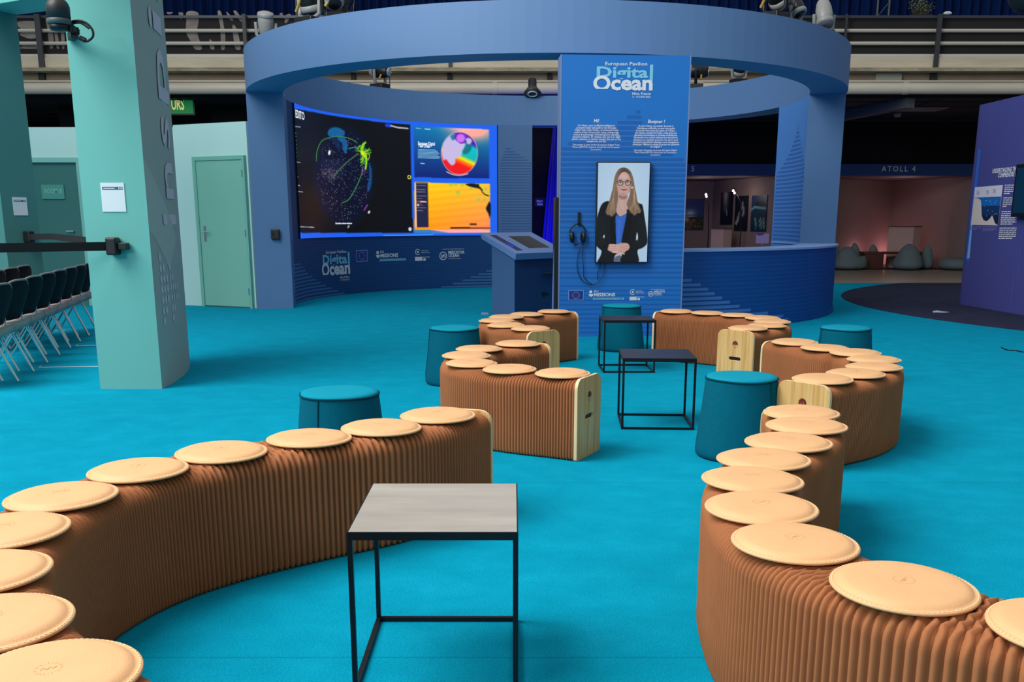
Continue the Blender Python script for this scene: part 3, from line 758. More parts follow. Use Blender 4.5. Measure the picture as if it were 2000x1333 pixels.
mb = MB(); pbox(mb, S, q0[0], q1[0], q0[1], q1[1], .022, .04); sg = mb.build('door_sign', mat('sea_glass_plate', (70, 150, 136), .4)); tag(sg, 'small sea-green plate lettered ROOM III on the shade-toned teal door', 'sign')
mb = MB(); S.text(mb, 'ROOM III', 90, 378, .07, M_f2, bold=.015, w=q1[0] - q0[0] - .08, off=.042); mb.build('lettering', M_f2, sg)

# ================================================================== TEAL RING STRUCTURE (LEFT)
M_teal = mat('teal_board', (100, 178, 170), .65, var=.015, scale=(1, 1, 1))
M_tealg = mat('grey_teal_board', (152, 174, 166), .6)
M_teal_shade = mat('shade_toned_teal_board', (66, 128, 126), .7)  # shade on the far column painted in as a darker teal
TX, TY, T0, T1 = -7.13, 7.48, 3.92, 4.40
tp = empty('teal_ring_structure', (TX, TY, 0), 0, 'tall teal ring structure on the left with two columns, the near one lettered Inspir', 'exhibition structure')
ZT0, ZT1 = 3.5, 4.1
mb = MB(); mb.arc_wall(0, 0, T0, T1, 0, 2 * PI, ZT0, ZT1, M_teal, n=120); mb.build('ring_beam', M_teal, tp)
mb = MB(); mb.arc_wall(0, 0, T0, T1, rad(.2), rad(19), 0, ZT0 + .02, M_tealg, n=20, mt_in=M_teal, mt_end=M_teal); col1 = mb.build('column', M_teal, tp)
mb = MB(); mb.arc_wall(0, 0, T0, T1, rad(68), rad(71), 0, ZT0 + .02, M_teal_shade, n=3, mt_end=M_teal_shade); col2 = mb.build('column', M_teal_shade, tp)
C1 = Surf('cyl', cx=TX, cy=TY, R=T1, t0=0, sgn=1, out=1)
# ghosted print on the outer face: letters reading upward, dots, wedge
M_gl = mat('lilac_ghost_print', (196, 198, 206), .6); M_g2 = mat('ghost_wedge', (164, 186, 178), .6)
mb = MB()
def upletter(ch, u, z, h, mt):
    vs, fs = glyphs(ch, .012)
    k = h / .7; x0 = min(v[0] for v in vs)
    mb.add([C1.P(u - y * k, z + (x - x0) * k, .003) for x, y in vs], fs, mt)
    return (max(v[0] for v in vs) - x0) * k
for ch, y0_, y1_, xa_, xb_, cap in (('I', 439, 419, 317, 342, 1), ('n', 388, 318, 313, 339, 0), ('s', 286, 228, 305, 334, 0), ('p', 194, 97, 298, 328, 0), ('i', 63, 24, 286, 322, 2), ('r', -5, -60, 284, 320, 0)):
    z0_, z1_ = C1.uv((xa_ + xb_) / 2, y0_)[1], C1.uv((xa_ + xb_) / 2, y1_)[1]
    ub_ = .86; hc = .50
    vs, fs = glyphs(ch, .012); gx0, gx1 = min(v[0] for v in vs), max(v[0] for v in vs)
    mb.add([C1.P(ub_ - y / .7 * hc, z0_ + (x - gx0) / (gx1 - gx0) * (z1_ - z0_), .0075) for x, y in vs], fs, M_gl)
DOT = ['1000000', '1101000', '1111100', '1111111', '1111111', '1101100', '1001000']
for i_, row in enumerate(DOT):
    for c_, on in enumerate(row):
        if on == '1':
            uu = .20 + c_ * .078 + (.03 if c_ > 2 else 0); zz = 1.0 - i_ * .082
            mb.add([C1.P(uu + .030 * math.cos(t), zz + .032 * math.sin(t), .003) for t in np.linspace(0, 2 * PI, 11)[:-1]], [tuple(range(10))], M_gl)
bw(mb, 'printed_lettering', M_gl, tp)
mb = MB()
for zz in np.arange(.9, 1.72, .02):
    a_ = float(np.interp(zz, (.9, 1.12, 1.2, 1.72), (.44, .16, .01, .01))); b_2 = float(np.interp(zz, (.9, 1.12, 1.35, 1.72), (.46, .86, .55, .02)))
    C1.strip(mb, a_, b_2, zz, zz + .02, M_g2, off=.0015, step=.06)
bw(mb, 'printed_wedge', M_g2, tp)
# notices (code square left blank)
def notice(S_, x0, y0, x1, y1, label):
    u0, v0 = S_.uv(x0, y1); u1, v1 = S_.uv(x1, y0)
    mb = MB(); pbox(mb, S_, u0, u1, v0, v1, .001, .004); o = mb.build('notice_sheet', mat('notice_white', (214, 224, 230), .6)); tag(o, label, 'notice')
    W, Hh = u1 - u0, v1 - v0; h0 = v1 - Hh * .24; mb = MB(); pbox(mb, S_, u0 + W * .07, u1 - W * .07, h0, h0 + Hh * .095, .0042, .005); mb.build('header_bar', mat('header_blue', (44, 82, 124), .6), o)
    mb = MB(); pbox(mb, S_, u1 - W * .24, u1 - W * .2, h0 + Hh * .02, h0 + Hh * .075, .0052, .0056); pbox(mb, S_, u1 - W * .15, u1 - W * .11, h0 + Hh * .02, h0 + Hh * .075, .0052, .0056); pbox(mb, S_, u0 + W * .12, u0 + W * .6, h0 + Hh * .035, h0 + Hh * .06, .0052, .0056); mb.build('header_print', M_white, o)
SC1 = Surf('plane', O=Vector((TX + T0, TY, 0)), U=Vector((1, 0, 0)), N=Vector((0, -1, 0)))
SC1.O.y += math.sin(rad(.2)) * T0
notice(SC1, 201, 357, 242, 414, 'white notice with a blue header bar on the near teal column')
a7 = rad(68); SC2 = Surf('plane', O=Vector((TX + T0 * math.cos(a7), TY + T0 * math.sin(a7), 0)), U=Vector((math.cos(a7), math.sin(a7), 0)), N=Vector((math.sin(a7), -math.cos(a7), 0)))
notice(SC2, 27.5, 386, 51, 421, 'smaller white notice with a blue header on the far shade-toned teal column')
# belt barriers
M_belt = mat('black_webbing', (16, 17, 20), .8)
def wallbarrier(S_, px, py, sc, ends, lab):
    u, v = S_.uv(px, py); base = S_.P(u, v, 0); e = empty('belt_barrier', base, 0, lab, 'belt barrier')
    mb = MB(); n = S_.N; t = S_.U
    Mx = Matrix((t, n, Vector((0, 0, 1)))).transposed()
    mb.box(n * .05, (.08 * sc, .1, .13 * sc), None, Mx); mb.build('cassette', M_black, e, bevel=.012)
    mb = MB(); mb.box(n * .04 + t * .075 * sc, (.07 * sc, .07, .05 * sc), None, Mx); mb.build('receiver', M_black, e, bevel=.006)
    mb = MB(); pts = [n * .06 - t * .03] + [q - base for q in ends]; vs = []
    for q in pts: vs += [q + Vector((0, 0, -.032)), q + Vector((0, 0, .032))]
    for q in pts: vs += [q + Vector((0, .002, -.032)), q + Vector((0, .002, .032))]
    k = len(pts); fs = []
    for i in range(k - 1): fs += [(2 * i, 2 * i + 2, 2 * i + 3, 2 * i + 1), (2 * k + 2 * i, 2 * k + 2 * i + 1, 2 * k + 2 * i + 3, 2 * k + 2 * i + 2), (2 * i + 1, 2 * i + 3, 2 * k + 2 * i + 3, 2 * k + 2 * i + 1), (2 * i, 2 * k + 2 * i, 2 * k + 2 * i + 2, 2 * i + 2)]
    mb.add(vs, fs); mb.build('belt', M_belt, e)
wallbarrier(SC1, 226, 481, 1.0, [at(0, 484.5, 6.9), at(-300, 488, 6.3)], 'black wall-mounted belt barrier on the near teal column, its belt running left')
wallbarrier(SC2, 50, 463, 1.0, [at(100, 462, 10.4), at(169, 470, 9.0), Vector((-3.55, 8.3, 1.08))], 'black belt barrier on the far shade-toned teal column, its belt running right')
# black dome light clamped to the near column
dc = at(115, 38, 7.15); e = empty('dome_lamp', dc, 0, 'black dome-shaped stage lamp clamped high on the near teal column, with a looped cable', 'stage lamp')
r = .077
mb = MB(); mb.lathe([(r, -.0), (r, .07)] + [(r * math.cos(a), .07 + r * .95 * math.sin(a)) for a in np.linspace(.15, 1.5, 8)], n=28); mb.build('dome', mat('matt_black_shell', (44, 46, 48), .5), e)
mb = MB(); mb.lathe([(r * .9, -.035), (r * 1.03, -.028), (r * 1.03, -.004), (r, 0)], n=28); mb.build('collar', mat('silver_collar', (96, 98, 100), .5, metal=.2), e)
mb = MB(); mb.lathe([(.02, -.075), (.06, -.07), (.068, -.036)], n=20); mb.build('underside', M_black, e)
mb = MB(); mb.sqbar((.05, 0, -.03), (.06, .12, -.055), .035); mb.sqbar((.05, .12, -.055), (-.06, .32, -.055), .05); mb.bar((.07, .02, -.02), (.07, .02, -.08), .018); mb.build('clamp_arm', M_black, e)
K = lambda x, y, Y=7.2: at(x, y, Y) - dc
mb = MB(); mb.tube([K(*q) for q in smooth([(130, 46), (142, 42), (158, 41), (172, 48), (181, 60), (181, 72), (172, 80), (164, 80)], 4, False)], .0085); mb.tube([K(*q) for q in smooth([(132, 50), (148, 45), (160, 46), (174, 56)], 4, False)], .007); mb.build('cable', M_black, e)
mb = MB(); mb.bar(K(141, 70), K(152, 73), .016); mb.bar(K(156, 74), K(167, 79), .017); mb.bar(K(141, 60), K(141, 70), .009); mb.build('cable_plug', M_black, e)

# ================================================================== STACKING CHAIRS
def make_chair(name='stacking_chair'):
    e = empty(name, (0, 0, 0))
    # local: chair faces -x, rear feet at +x
    def shell(z0, z1, wb, wt, xb, xt, th, depth, nm, mt):
        mb = MB(); nu, nv = 10, 8; vs = []
        for side in (0, 1):
            for j in range(nv + 1):
                t = j / nv; ww = wb + (wt - wb) * math.sin(t * PI * .75); ww *= 1 - .25 * max(0, t - .75) ** 1.2 * 4
                for i in range(nu + 1):
                    s_ = i / nu * 2 - 1
                    z = z0 + (z1 - z0) * t - .05 * (s_ ** 4) * (t > .6) * (t - .6) * 2
                    x = xb + (xt - xb) * t + depth * (1 - s_ * s_) + side * th
                    vs.append((x, s_ * ww / 2, z))
        fs = []; m_ = (nu + 1) * (nv + 1)
        for j in range(nv):
            for i in range(nu):
                a = j * (nu + 1) + i; fs += [(a, a + 1, a + nu + 2, a + nu + 1), (m_ + a, m_ + a + nu + 1, m_ + a + nu + 2, m_ + a + 1)]
        for i in range(nu): fs += [(i, m_ + i, m_ + i + 1, i + 1), (m_ - nu - 1 + i, m_ - nu + i, 2 * m_ - nu + i, 2 * m_ - nu - 1 + i)]
        for j in range(nv): a = j * (nu + 1); b = a + nu; fs += [(a, a + nu + 1, m_ + a + nu + 1, m_ + a), (b, m_ + b, m_ + b + nu + 1, b + nu + 1)]
        mb.add(vs, fs, None, True); return mb.build(nm, mt, e)
    bk = shell(.48, .80, .42, .49, -.05, .06, .014, .04, 'backrest', M_navy)
    mb = MB(); pts = []
    for i in range(13):
        s_ = i / 12 * 2 - 1; pts.append((.06 + .04 * (1 - s_ * s_) + .008, s_ * .185, .806 - .045 * s_ ** 4))
    mb.tube(pts, .010, n=6); mb.build('top_rim', M_rim, bk)
    mb = MB(); prof = []
    for i in range(9): prof.append((-.42 + .46 * i / 8, .455 + (.0 if i > 1 else -.02) - .02 * math.sin(i / 8 * PI) + (.018 if i == 8 else 0)))
    vs = []; 
    for side in (0, 1):
        for k in range(7):
            s_ = k / 6 * 2 - 1
            for i, (x, z) in enumerate(prof): vs.append((x, s_ * .25 * (1 - .12 * (i == 0)), z + .012 * s_ * s_ - side * .075 * (1 - .5 * abs(s_) ** 3)))
    fs = []; n = len(prof); m_ = 7 * n
    for k in range(6):
        for i in range(n - 1): a = k * n + i; fs += [(a, a + 1, a + n + 1, a + n), (m_ + a, m_ + a + n, m_ + a + n + 1, m_ + a + 1)]
    for i in range(n - 1): fs += [(i, m_ + i, m_ + i + 1, i + 1), (6 * n + i, 6 * n + i + 1, m_ + 6 * n + i + 1, m_ + 6 * n + i)]
    for k in range(6): a = k * n; b = a + n - 1; fs += [(a, a + n, m_ + a + n, m_ + a), (b, m_ + b, m_ + b + n, b + n)]
    mb.add(vs, fs, None, True); mb.build('seat', M_seat, e)
    for sy in (-1, 1):
        mb = MB(); mb.bar((.0, sy * .262, .009), (-.20, sy * .262, .44), .0125, n=10); mb.build('leg', M_chrome, e)
        mb = MB(); mb.bar((-.46, sy * .262, .009), (-.16, sy * .262, .44), .0125, n=10); mb.build('leg', M_chrome, e)
        mb = MB(); mb.tube([(-.18, sy * .262, .43), (-.06, sy * .262, .45), (-.02, sy * .21, .56)], .011, n=8); mb.build('bracket', M_chrome, e)
    return e
chair0 = make_chair(); used = [False]
def put_chair(x, y, rz, label, group):
    c = chair0 if not used[0] else copy_tree(chair0); used[0] = True
    c.location = (x, y, 0); c.rotation_euler = (0, 0, rz); tag(c, label, 'chair', group)
dirn = Vector((-.66, 2.71, 0)).normalized(); ang = math.atan2(dirn.y, dirn.x) - PI / 2
ords = ['first', 'second', 'third', 'fourth', 'fifth', 'sixth', 'seventh', 'eighth', 'ninth', 'tenth', 'eleventh']
for k in range(8):
    b = Vector((-4.01, 7.55, 0)) + dirn * .55 * k
    put_chair(b.x, b.y, ang - rad(14), 'dark-backed chair, %s from the camera in the row nearest the near teal column' % ords[k], 'front row of dark-backed chairs')
for k in range(3):
    b = Vector((-5.10, 9.60, 0)) + dirn * .55 * k
    put_chair(b.x, b.y, ang - rad(14), 'dark-backed chair, %s from the camera in the second row, left edge' % ords[k], 'second row of dark-backed chairs')
M_wcord = mat('white_cord', (196, 200, 204), .7)
for i, (a, b) in enumerate((((76, 719), (192, 718)), ((148, 677), (192, 676)), ((98, 646), (127, 646)))):
    p, q = gp(*a), gp(*b)
    if i < 2: q = q + (q - p).normalized() * .3
    mb = MB(); mb.tube([p + Vector((0, 0, .004)), (p + q) / 2 + Vector((0, .02, .004)), q + Vector((0, 0, .004))], .004, n=6)
    mb.tube([p + Vector((0, 0, .004)), p + Vector((-.03, .12, .004))], .004, n=6)
    tag(mb.build('white_cable', M_wcord), 'thin white cord on the carpet, %s of three between chairs and near column' % ('nearest', 'middle', 'farthest')[i], 'cord')

# ================================================================== ROUND BLUE PAVILION
XC, YC, RO, RI, ZB, ZT = .49, 15.67, 4.405, 3.895, 3.06, 3.60
M_ring = mat('ring_blue', (95, 132, 178), .6)
M_ringin = mat('ring_inner_blue', (94, 134, 184), .6)
M_pil = mat('pillar_blue', (84, 124, 170), .6)
M_pilin = mat('pillar_print_blue', (82, 142, 216), .55); M_pilst = mat('pillar_print_stripe', (62, 112, 190), .55)
M_cnt = mat('counter_blue', (2, 76, 152), .5); M_cst = mat('counter_faint_stripe', (6, 84, 160), .5); M_ctop = mat('counter_top_blue', (150, 180, 232), .4)
M_stp = mat('light_wave_stripe', (74, 128, 196), .5)
M_low = mat('lower_wall_blue', (4, 66, 122), .55); M_lst = mat('lower_wall_stripe', (62, 112, 172), .55); M_lfa = mat('lower_wall_faint', (14, 72, 136), .55)
pv = empty('round_pavilion', (XC, YC, 0), 0, 'large round blue pavilion with a floating ring beam on two pillars', 'pavilion')
mb = MB(); mb.arc_wall(0, 0, RI, RO, 0, 2 * PI, ZB, ZT, M_ring, n=160, mt_in=M_ringin); mb.build('ring_beam', M_ring, pv)
A_L0, A_L1 = rad(186), rad(195)
mb = MB(); mb.arc_wall(0, 0, RI, RO, A_L0 - rad(3), A_L1, 0, ZB, M_pil, n=8); pl = mb.build('pillar', M_pil, pv)
A_R0, A_R1 = rad(-12), rad(12)
mb = MB(); mb.arc_wall(0, 0, RI, RO, A_R0, A_R1, .0, ZB, M_pil, n=14, mt_in=M_pilin); pr = mb.build('pillar', M_pil, pv)
SIN = Surf('cyl', cx=XC, cy=YC, R=RI, t0=PI / 2, sgn=-1, out=-1)     # inner face, u grows to the right
SOUT = Surf('cyl', cx=XC, cy=YC, R=RO, t0=-PI / 2, sgn=1, out=1)
# stripes on the right pillar's inner face
mb = MB(); u0 = SIN.uv(1526, 300)[0]; u1 = SIN.P; ul, ur_ = (PI / 2 - rad(12)) * RI, (PI / 2 + rad(12)) * RI
zt_ = 2.75
k = 0; z = .97
while z < zt_:
    fr = (zt_ - z) / .75
    hw = (ur_ - ul) / 2 * min(1, fr ** 1.6); c_ = (ul + ur_) / 2 + .05
    SIN.strip(mb, max(ul, c_ - hw), min(ur_, c_ + hw), z, z + .032, M_pilst); z += .062
bw(mb, 'printed_waves', M_pilst, pr)
# back wall with the big screen
B0, B1 = rad(91.5), rad(186)
mb = MB(); mb.arc_wall(0, 0, RI, RI + .22, B0, B1 - rad(2), 0, ZB, M_low, n=50, mt_end=M_pil); bwall = mb.build('back_wall', M_low, pv)
mb = MB(); mb.arc_wall(0, 0, RI - .012, RI - .001, B0, rad(101.2), .0, ZB - .002, M_pil, n=8); pan = mb.build('side_panel', M_pil, pv)
M_pst = mat('side_panel_stripe', (58, 98, 162), .55)
mb = MB(); ua, ub = SIN.uv(976, 300)[0], SIN.uv(1040, 300)[0]; SIN2 = Surf('cyl', cx=XC, cy=YC, R=RI - .012, t0=PI / 2, sgn=-1, out=-1)
z = .95; ap = SIN.uv(990, 287)
while z < ap[1]:
    h = ap[1] - z; l = max(ua + .01, ap[0] - h * .45); r_ = min(ub, ap[0] + h * 1.6)
    SIN2.strip(mb, l, r_, z, z + .022, M_pst, off=.0015); z += .052
bw(mb, 'printed_waves', M_pst, pan)
# lower wall print
mb = MB()
for k in range(20):
    z = .06 + k * .048; SIN.strip(mb, -SIN.R * (A_L0 - PI / 2) + .02, SIN.uv(972, 500)[0], z, z + .02, M_lfa, off=.0015)
tri = SIN.uv(586, 516); z = .02; pts = [SIN.uv(x, y) for x, y in ((586, 516), (600, 535), (625, 553), (660, 570), (705, 585))]
pr2 = [SIN.uv(x, y) for x, y in ((958, 528), (925, 541), (895, 553), (860, 563), (815, 572))]
def prof(P, z):
    for (a, za), (b, zb) in zip(P[:-1], P[1:]):
        if zb <= z <= za: return a + (b - a) * (za - z) / (za - zb + 1e-9)
    return P[-1][0] if z < P[-1][1] else None
z = .01
while z < .62:
    e_ = prof(pts, z)
    if e_: SIN.strip(mb, -SIN.R * (A_L0 - PI / 2) + .02, e_, z, z + .028, M_lst, off=.0028)
    e_ = prof(pr2, z)
    if e_: SIN.strip(mb, e_, SIN.uv(972, 500)[0], z, z + .028, M_lst, off=.0028)
    z += .058
bw(mb, 'printed_waves', M_lst, bwall)
# logos helpers
M_flag = mat('flag_blue', (26, 52, 140), .5); M_star = mat('star_yellow', (196, 186, 110), .5); M_fl_edge = mat('flag_edge', (120, 150, 210), .5)
M_logo_w = mat('dim_white_print', (214, 222, 230), .5)
def logo_digital(S_, mb, x0, x1, ytop, yb, off=.004):
    """x0..x1: width of the wordmark in the photo, between lines ytop (top of 'European') and yb (foot of 'Ocean')"""
    uL, vT = S_.uv(x0, ytop); uR, _ = S_.uv(x1, ytop); vB = S_.uv(x0, yb)[1]; W, Hh = uR - uL, vT - vB
    def T(st, fx, fy, fw, fh, mt, **k):
        vs, fs = glyphs(st, k.get('bold', .03)); xs = [p[0] for p in vs]; ys = [p[1] for p in vs]
        a, b, c, d = min(xs), max(xs), min(ys), max(ys)
        base = 0 if 'y0' not in k else k['y0']
        mb.add([S_.P(uL + W * (fx + fw * (x - a) / (b - a)), vB + Hh * (fy + fh * (y / .70)), off + k.get('o', 0)) for x, y in vs], fs, mt)
    T('European Pavilion', .19, .885, .71, .12, M_logo_w, bold=.012)
    T('Digita', .05, .47, .87, .37, M_lblue, bold=.03)
    uu = uL + W * .945
    mb.add([S_.P(uu, vB + Hh * .30, off), S_.P(uu + W * .055, vB + Hh * .30, off), S_.P(uu + W * .055, vB + Hh * .92, off), S_.P(uu, vB + Hh * .92, off)], [(0, 1, 2, 3)], M_lblue)
    T('cean', .29, .04, .71, .50, M_logo_w, bold=.035, o=.001)
    # big O cut flat at its foot
    n = 26; vs = []; fs = []
    cx, cy, ro, ri = .14, .26, .145, .085
    for i in range(n + 1):
        a = -PI / 2 + 2 * PI * i / n
        vs += [S_.P(uL + W * (cx + ri * math.cos(a)), vB + Hh * (cy + .27 / .145 * max(-.098, ri * math.sin(a))), off + .001), S_.P(uL + W * (cx + ro * math.cos(a)), vB + Hh * (cy + .27 / .145 * max(-.108, ro * math.sin(a))), off + .001)]
    for i in range(n): fs.append((2 * i, 2 * i + 2, 2 * i + 3, 2 * i + 1))
    mb.add(vs, fs, M_logo_w)
    T('Nice, France', .66, -.14, .31, .085, M_logo_w, bold=.02)
    T('2 - 13 JUNE 2025', .66, -.24, .31, .06, M_logo_w, bold=.015)
def logo_flag(S_, mb, x0, y0, x1, y1, off=.004):
    u0, v1 = S_.uv(x0, y0); u1, _ = S_.uv(x1, y0); v0 = S_.uv(x0, y1)[1]
    S_.strip(mb, u0, u1, v0, v1, M_fl_edge, off=off); d = (v1 - v0) * .07; S_.strip(mb, u0 + d, u1 - d, v0 + d, v1 - d, M_flag, off=off + .001)
    cu, cv = (u0 + u1) / 2, (v0 + v1) / 2; r = (v1 - v0) * .32; s_ = (v1 - v0) * .055
    for k in range(12):
        a = 2 * PI * k / 12; P_ = []
        for j in range(10):
            rr = s_ * (1 if j % 2 == 0 else .42); b = PI / 2 + PI * j / 5; P_.append(S_.P(cu + r * math.cos(a) + rr * math.cos(b), cv + r * math.sin(a) + rr * math.sin(b), off + .002))
        mb.add(P_, [tuple(range(10))], M_star)
def logo_missions(S_, mb, x0, x1, y0, y1, off=.004):
    uL, vT = S_.uv(x0, y0); uR, _ = S_.uv(x1, y0); vB = S_.uv(x0, y1)[1]; W, Hh = uR - uL, vT - vB
    def P(a, b): return S_.P(uL + W * a, vB + Hh * b, off)
    mb.add([P(.055 + .045 * math.cos(t), .82 + .16 * math.sin(t)) for t in np.linspace(0, 2 * PI, 15)[:-1]], [tuple(range(14))], M_logo_w)
    mb.add([P(.065, .60)] + [P(.065 + .068 * math.cos(t), .60 + .28 * math.sin(t)) for t in np.linspace(PI, 2 * PI, 12)], [tuple(range(13))], M_logo_w)
    def T(st, fx, fy, fw, fh, mt, bold=.02, o=0):
        vs, fs = glyphs(st, bold); xs = [p[0] for p in vs]; a, b = min(xs), max(xs)
        mb.add([S_.P(uL + W * (fx + fw * (x - a) / (b - a)), vB + Hh * (fy + fh * y / .7), off + o) for x, y in vs], fs, mt)
    T('EU', .15, .78, .12, .2, M_logo_w); T('MISSIONS', .15, .36, .60, .34, M_logo_w, .03)
    S_.strip(mb, uL + W * .12, uR, vB, vB + Hh * .2, M_lblue, off=off); T('RESTORE OUR OCEAN & WATERS', .15, .055, .82, .09, M_cnt, .015, .001)
def logo_pair(S_, mb, x0, x1, y0, y1, off=.004):
    uL, vT = S_.uv(x0, y0); uR, _ = S_.uv(x1, y0); vB = S_.uv(x0, y1)[1]; W, Hh = uR - uL, vT - vB
    S_.ring(mb, x0 + (x1 - x0) * .2, y0 + (y1 - y0) * .27, Hh * .25, Hh * .05, M_logo_w, a0=.7, a1=5.6, off=off)
    S_.ring(mb, x0 + (x1 - x0) * .2, y0 + (y1 - y0) * .27, Hh * .09, Hh * .09, M_logo_w, off=off, disc=True)
    def T(st, fx, fy, fw, fh, bold=.01):
        vs, fs = glyphs(st, bold); xs = [p[0] for p in vs]; a, b = min(xs), max(xs)
        mb.add([S_.P(uL + W * (fx + fw * (x - a) / (b - a)), vB + Hh * (fy + fh * y / .7), off + .001) for x, y in vs], fs, M_logo_w)
    T('Implemented', .44, .78, .46, .09); T('Marine Service', .44, .62, .56, .09)
    S_.strip(mb, uL, uL + W * .5, vB, vB + Hh * .32, M_logo_w, off=off); S_.strip(mb, uL + W * .56, uL + W * .72, vB, vB + Hh * .2, M_logo_w, off=off)
    T('Ocean Decade', .52, .26, .48, .1)
def logo_merc(S_, mb, x0, x1, y0, y1, off=.004):
    uL, vT = S_.uv(x0, y0); uR, _ = S_.uv(x1, y0); vB = S_.uv(x0, y1)[1]; W, Hh = uR - uL, vT - vB
    cx, cy = x0 + (x1 - x0) * .15, y0 + (y1 - y0) * .62
    S_.ring(mb, cx, cy, Hh * .36, Hh * .06, M_logo_w, off=off)
    cu, cv = S_.uv(cx, cy)
    for k in range(3):
        a = []; 
        for i in range(9):
            t = i / 8 * 2 - 1; a += [S_.P(cu + Hh * .22 * t, cv + Hh * (.06 * math.sin(t * 4) + .1 - .1 * k - .03), off), S_.P(cu + Hh * .22 * t, cv + Hh * (.06 * math.sin(t * 4) + .1 - .1 * k + .02), off)]
        mb.add(a, [(2 * i, 2 * i + 2, 2 * i + 3, 2 * i + 1) for i in range(8)], M_logo_w)
    def T(st, fx, fy, fw, fh, bold=.03):
        vs, fs = glyphs(st, bold); xs = [p[0] for p in vs]; a, b = min(xs), max(xs)
        mb.add([S_.P(uL + W * (fx + fw * (x - a) / (b - a)), vB + Hh * (fy + fh * y / .7), off) for x, y in vs], fs, M_logo_w)
    T('PAVILION IMPLEMENTED BY', .14, .92, .84, .07, .01); T('MERCATOR', .36, .56, .64, .24); T('OCEAN', .36, .27, .42, .24); T('INTERNATIONAL', .36, .1, .5, .06, .01)
mb = MB()
logo_digital(SIN, mb, 627, 682, 491, 541); logo_flag(SIN, mb, 695, 489, 717, 512); logo_missions(SIN, mb, 734, 792, 490, 511)
logo_pair(SIN, mb, 810, 839, 486, 510); logo_merc(SIN, mb, 858, 907, 486, 509)
bw(mb, 'printed_logos', M_logo_w, bwall)

# counter
mb = MB(); mb.arc_wall(0, 0, RI, RO, rad(-70.5), A_R0 + rad(3), 0, .925, M_cnt, n=44); cnt = mb.build('counter', M_cnt, pv)
mb = MB(); mb.arc_wall(0, 0, RI - .02, RO + .025, rad(-70.5), A_R1 - rad(.5), .925, .95, M_ctop, n=44, mt_top=M_ctop); mb.build('worktop', M_ctop, cnt)
mb = MB(); mb.arc_wall(0, 0, RO + .001, RO + .02, rad(-70.5), A_R0, .0, .05, M_cnt, n=44); mb.build('plinth_strip', M_cst, cnt)
mb = MB(); uA, uB = RO * (PI / 2 - rad(70.4)), RO * (PI / 2 - rad(9.2))
for k in range(17): SOUT.strip(mb, uA, uB, .06 + .052 * k, .06 + .052 * k + .022, M_cst, off=.0015)
P3 = [SOUT.uv(x, y) for x, y in ((1328, 538), (1345, 548), (1375, 563), (1400, 580), (1430, 596), (1462, 608), (1540, 622))]
z = .03
while z < P3[0][1]:
    e_ = prof(P3, z)
    if e_: SOUT.strip(mb, uA, e_, z, z + .036, M_stp, off=.003)
    z += .055
bw(mb, 'printed_waves', M_stp, cnt)
# black intercom on the left pillar
u = rad(195)
SPL = Surf('plane', O=Vector((XC + RO * math.cos(u), YC + RO * math.sin(u), 0)), U=Vector((-math.cos(u), -math.sin(u), 0)), N=Vector((math.sin(u), -math.cos(u), 0)) * (1 if -math.cos(u) < 0 else -1))
SPL.N = Vector((SPL.U.y, -SPL.U.x, 0))
pu, pz = SPL.uv(538, 458); base = SPL.P(pu, pz, 0)
e = empty('wall_socket', base, 0, 'black round belt receiver on the left pavilion pillar', 'socket')
mb = MB(); mb.bar(SPL.N * .0, SPL.N * .05, .05, n=12); mb.build('knob', M_black, e)
mb = MB(); mb.box(SPL.N * .03, (.13, .05, .15)); mb.build('body', M_black, e, bevel=.015)

# ================================================================== LED SCREEN
t0_, t1_ = rad(177.2), rad(101.6); zs0, zs1 = 1.0, ZB - .003
nx, ny = 380, 230
TH_, ZZ = np.meshgrid(np.linspace(t0_, t1_, nx), np.linspace(zs1, zs0, ny))
Rs = RI - .03
P = np.stack([XC + Rs * np.cos(TH_), YC + Rs * np.sin(TH_), ZZ], -1)
X, Y = px_of(P); pc = Pic(X, Y)
pc.put(np.ones(X.shape), (28, 96, 236))
for k in range(6):
    y = 458 + k * 2.4; 
for k, (a, b, y) in enumerate(((750, 845, 459), (742, 850, 462.5), (734, 856, 466))): pc.line([(a, y + 1.5), (b, y - .6)], 1.3, (70, 150, 255), .9)
pc.line([(571, 205), (640, 219), (720, 231), (800, 239)], .8, (14, 70, 210), .8)
BLK = [(571, 211.5), (600, 217), (640, 224), (680, 231), (720, 236), (760, 240.5), (800.5, 244), (806.6, 455), (583.6, 455)]
pc.poly(BLK, (8, 9, 14))
rs = np.random.RandomState(5)
pc.ell(671, 344, 60, 100, (6, 22, 46), .6, blur=.1); pc.ell(671, 344, 54, 93, (7, 13, 40), 1, blur=.04)
gx, gy = 560, 180
def c8(*q): return [(gx + x / 4.442, gy + y / 4.442) for x, y in q]
pc.poly(smooth(c8((355, 350), (380, 315), (430, 305), (490, 330), (502, 370), (470, 388), (400, 386), (365, 380)), 4), (18, 92, 150))
pc.poly(smooth(c8((440, 392), (500, 395), (528, 440), (525, 500), (508, 535), (490, 505), (480, 450), (455, 420)), 4), (16, 84, 144))
pc.poly(smooth(c8((380, 392), (440, 410), (470, 470), (455, 510), (430, 480), (405, 440)), 4), (12, 42, 84), .8)
pc.poly(smooth(c8((712, 610), (735, 660), (740, 740), (728, 830), (705, 865), (698, 820), (715, 740)), 4), (14, 70, 130))
pc.poly(smooth(c8((300, 600), (400, 580), (480, 600), (500, 700), (400, 780), (320, 740)), 4), (28, 34, 66), .6)
pc.ell(*c8((370, 525))[0], 2.4, 5, (220, 226, 230), 1, rot=.2, blur=.2)
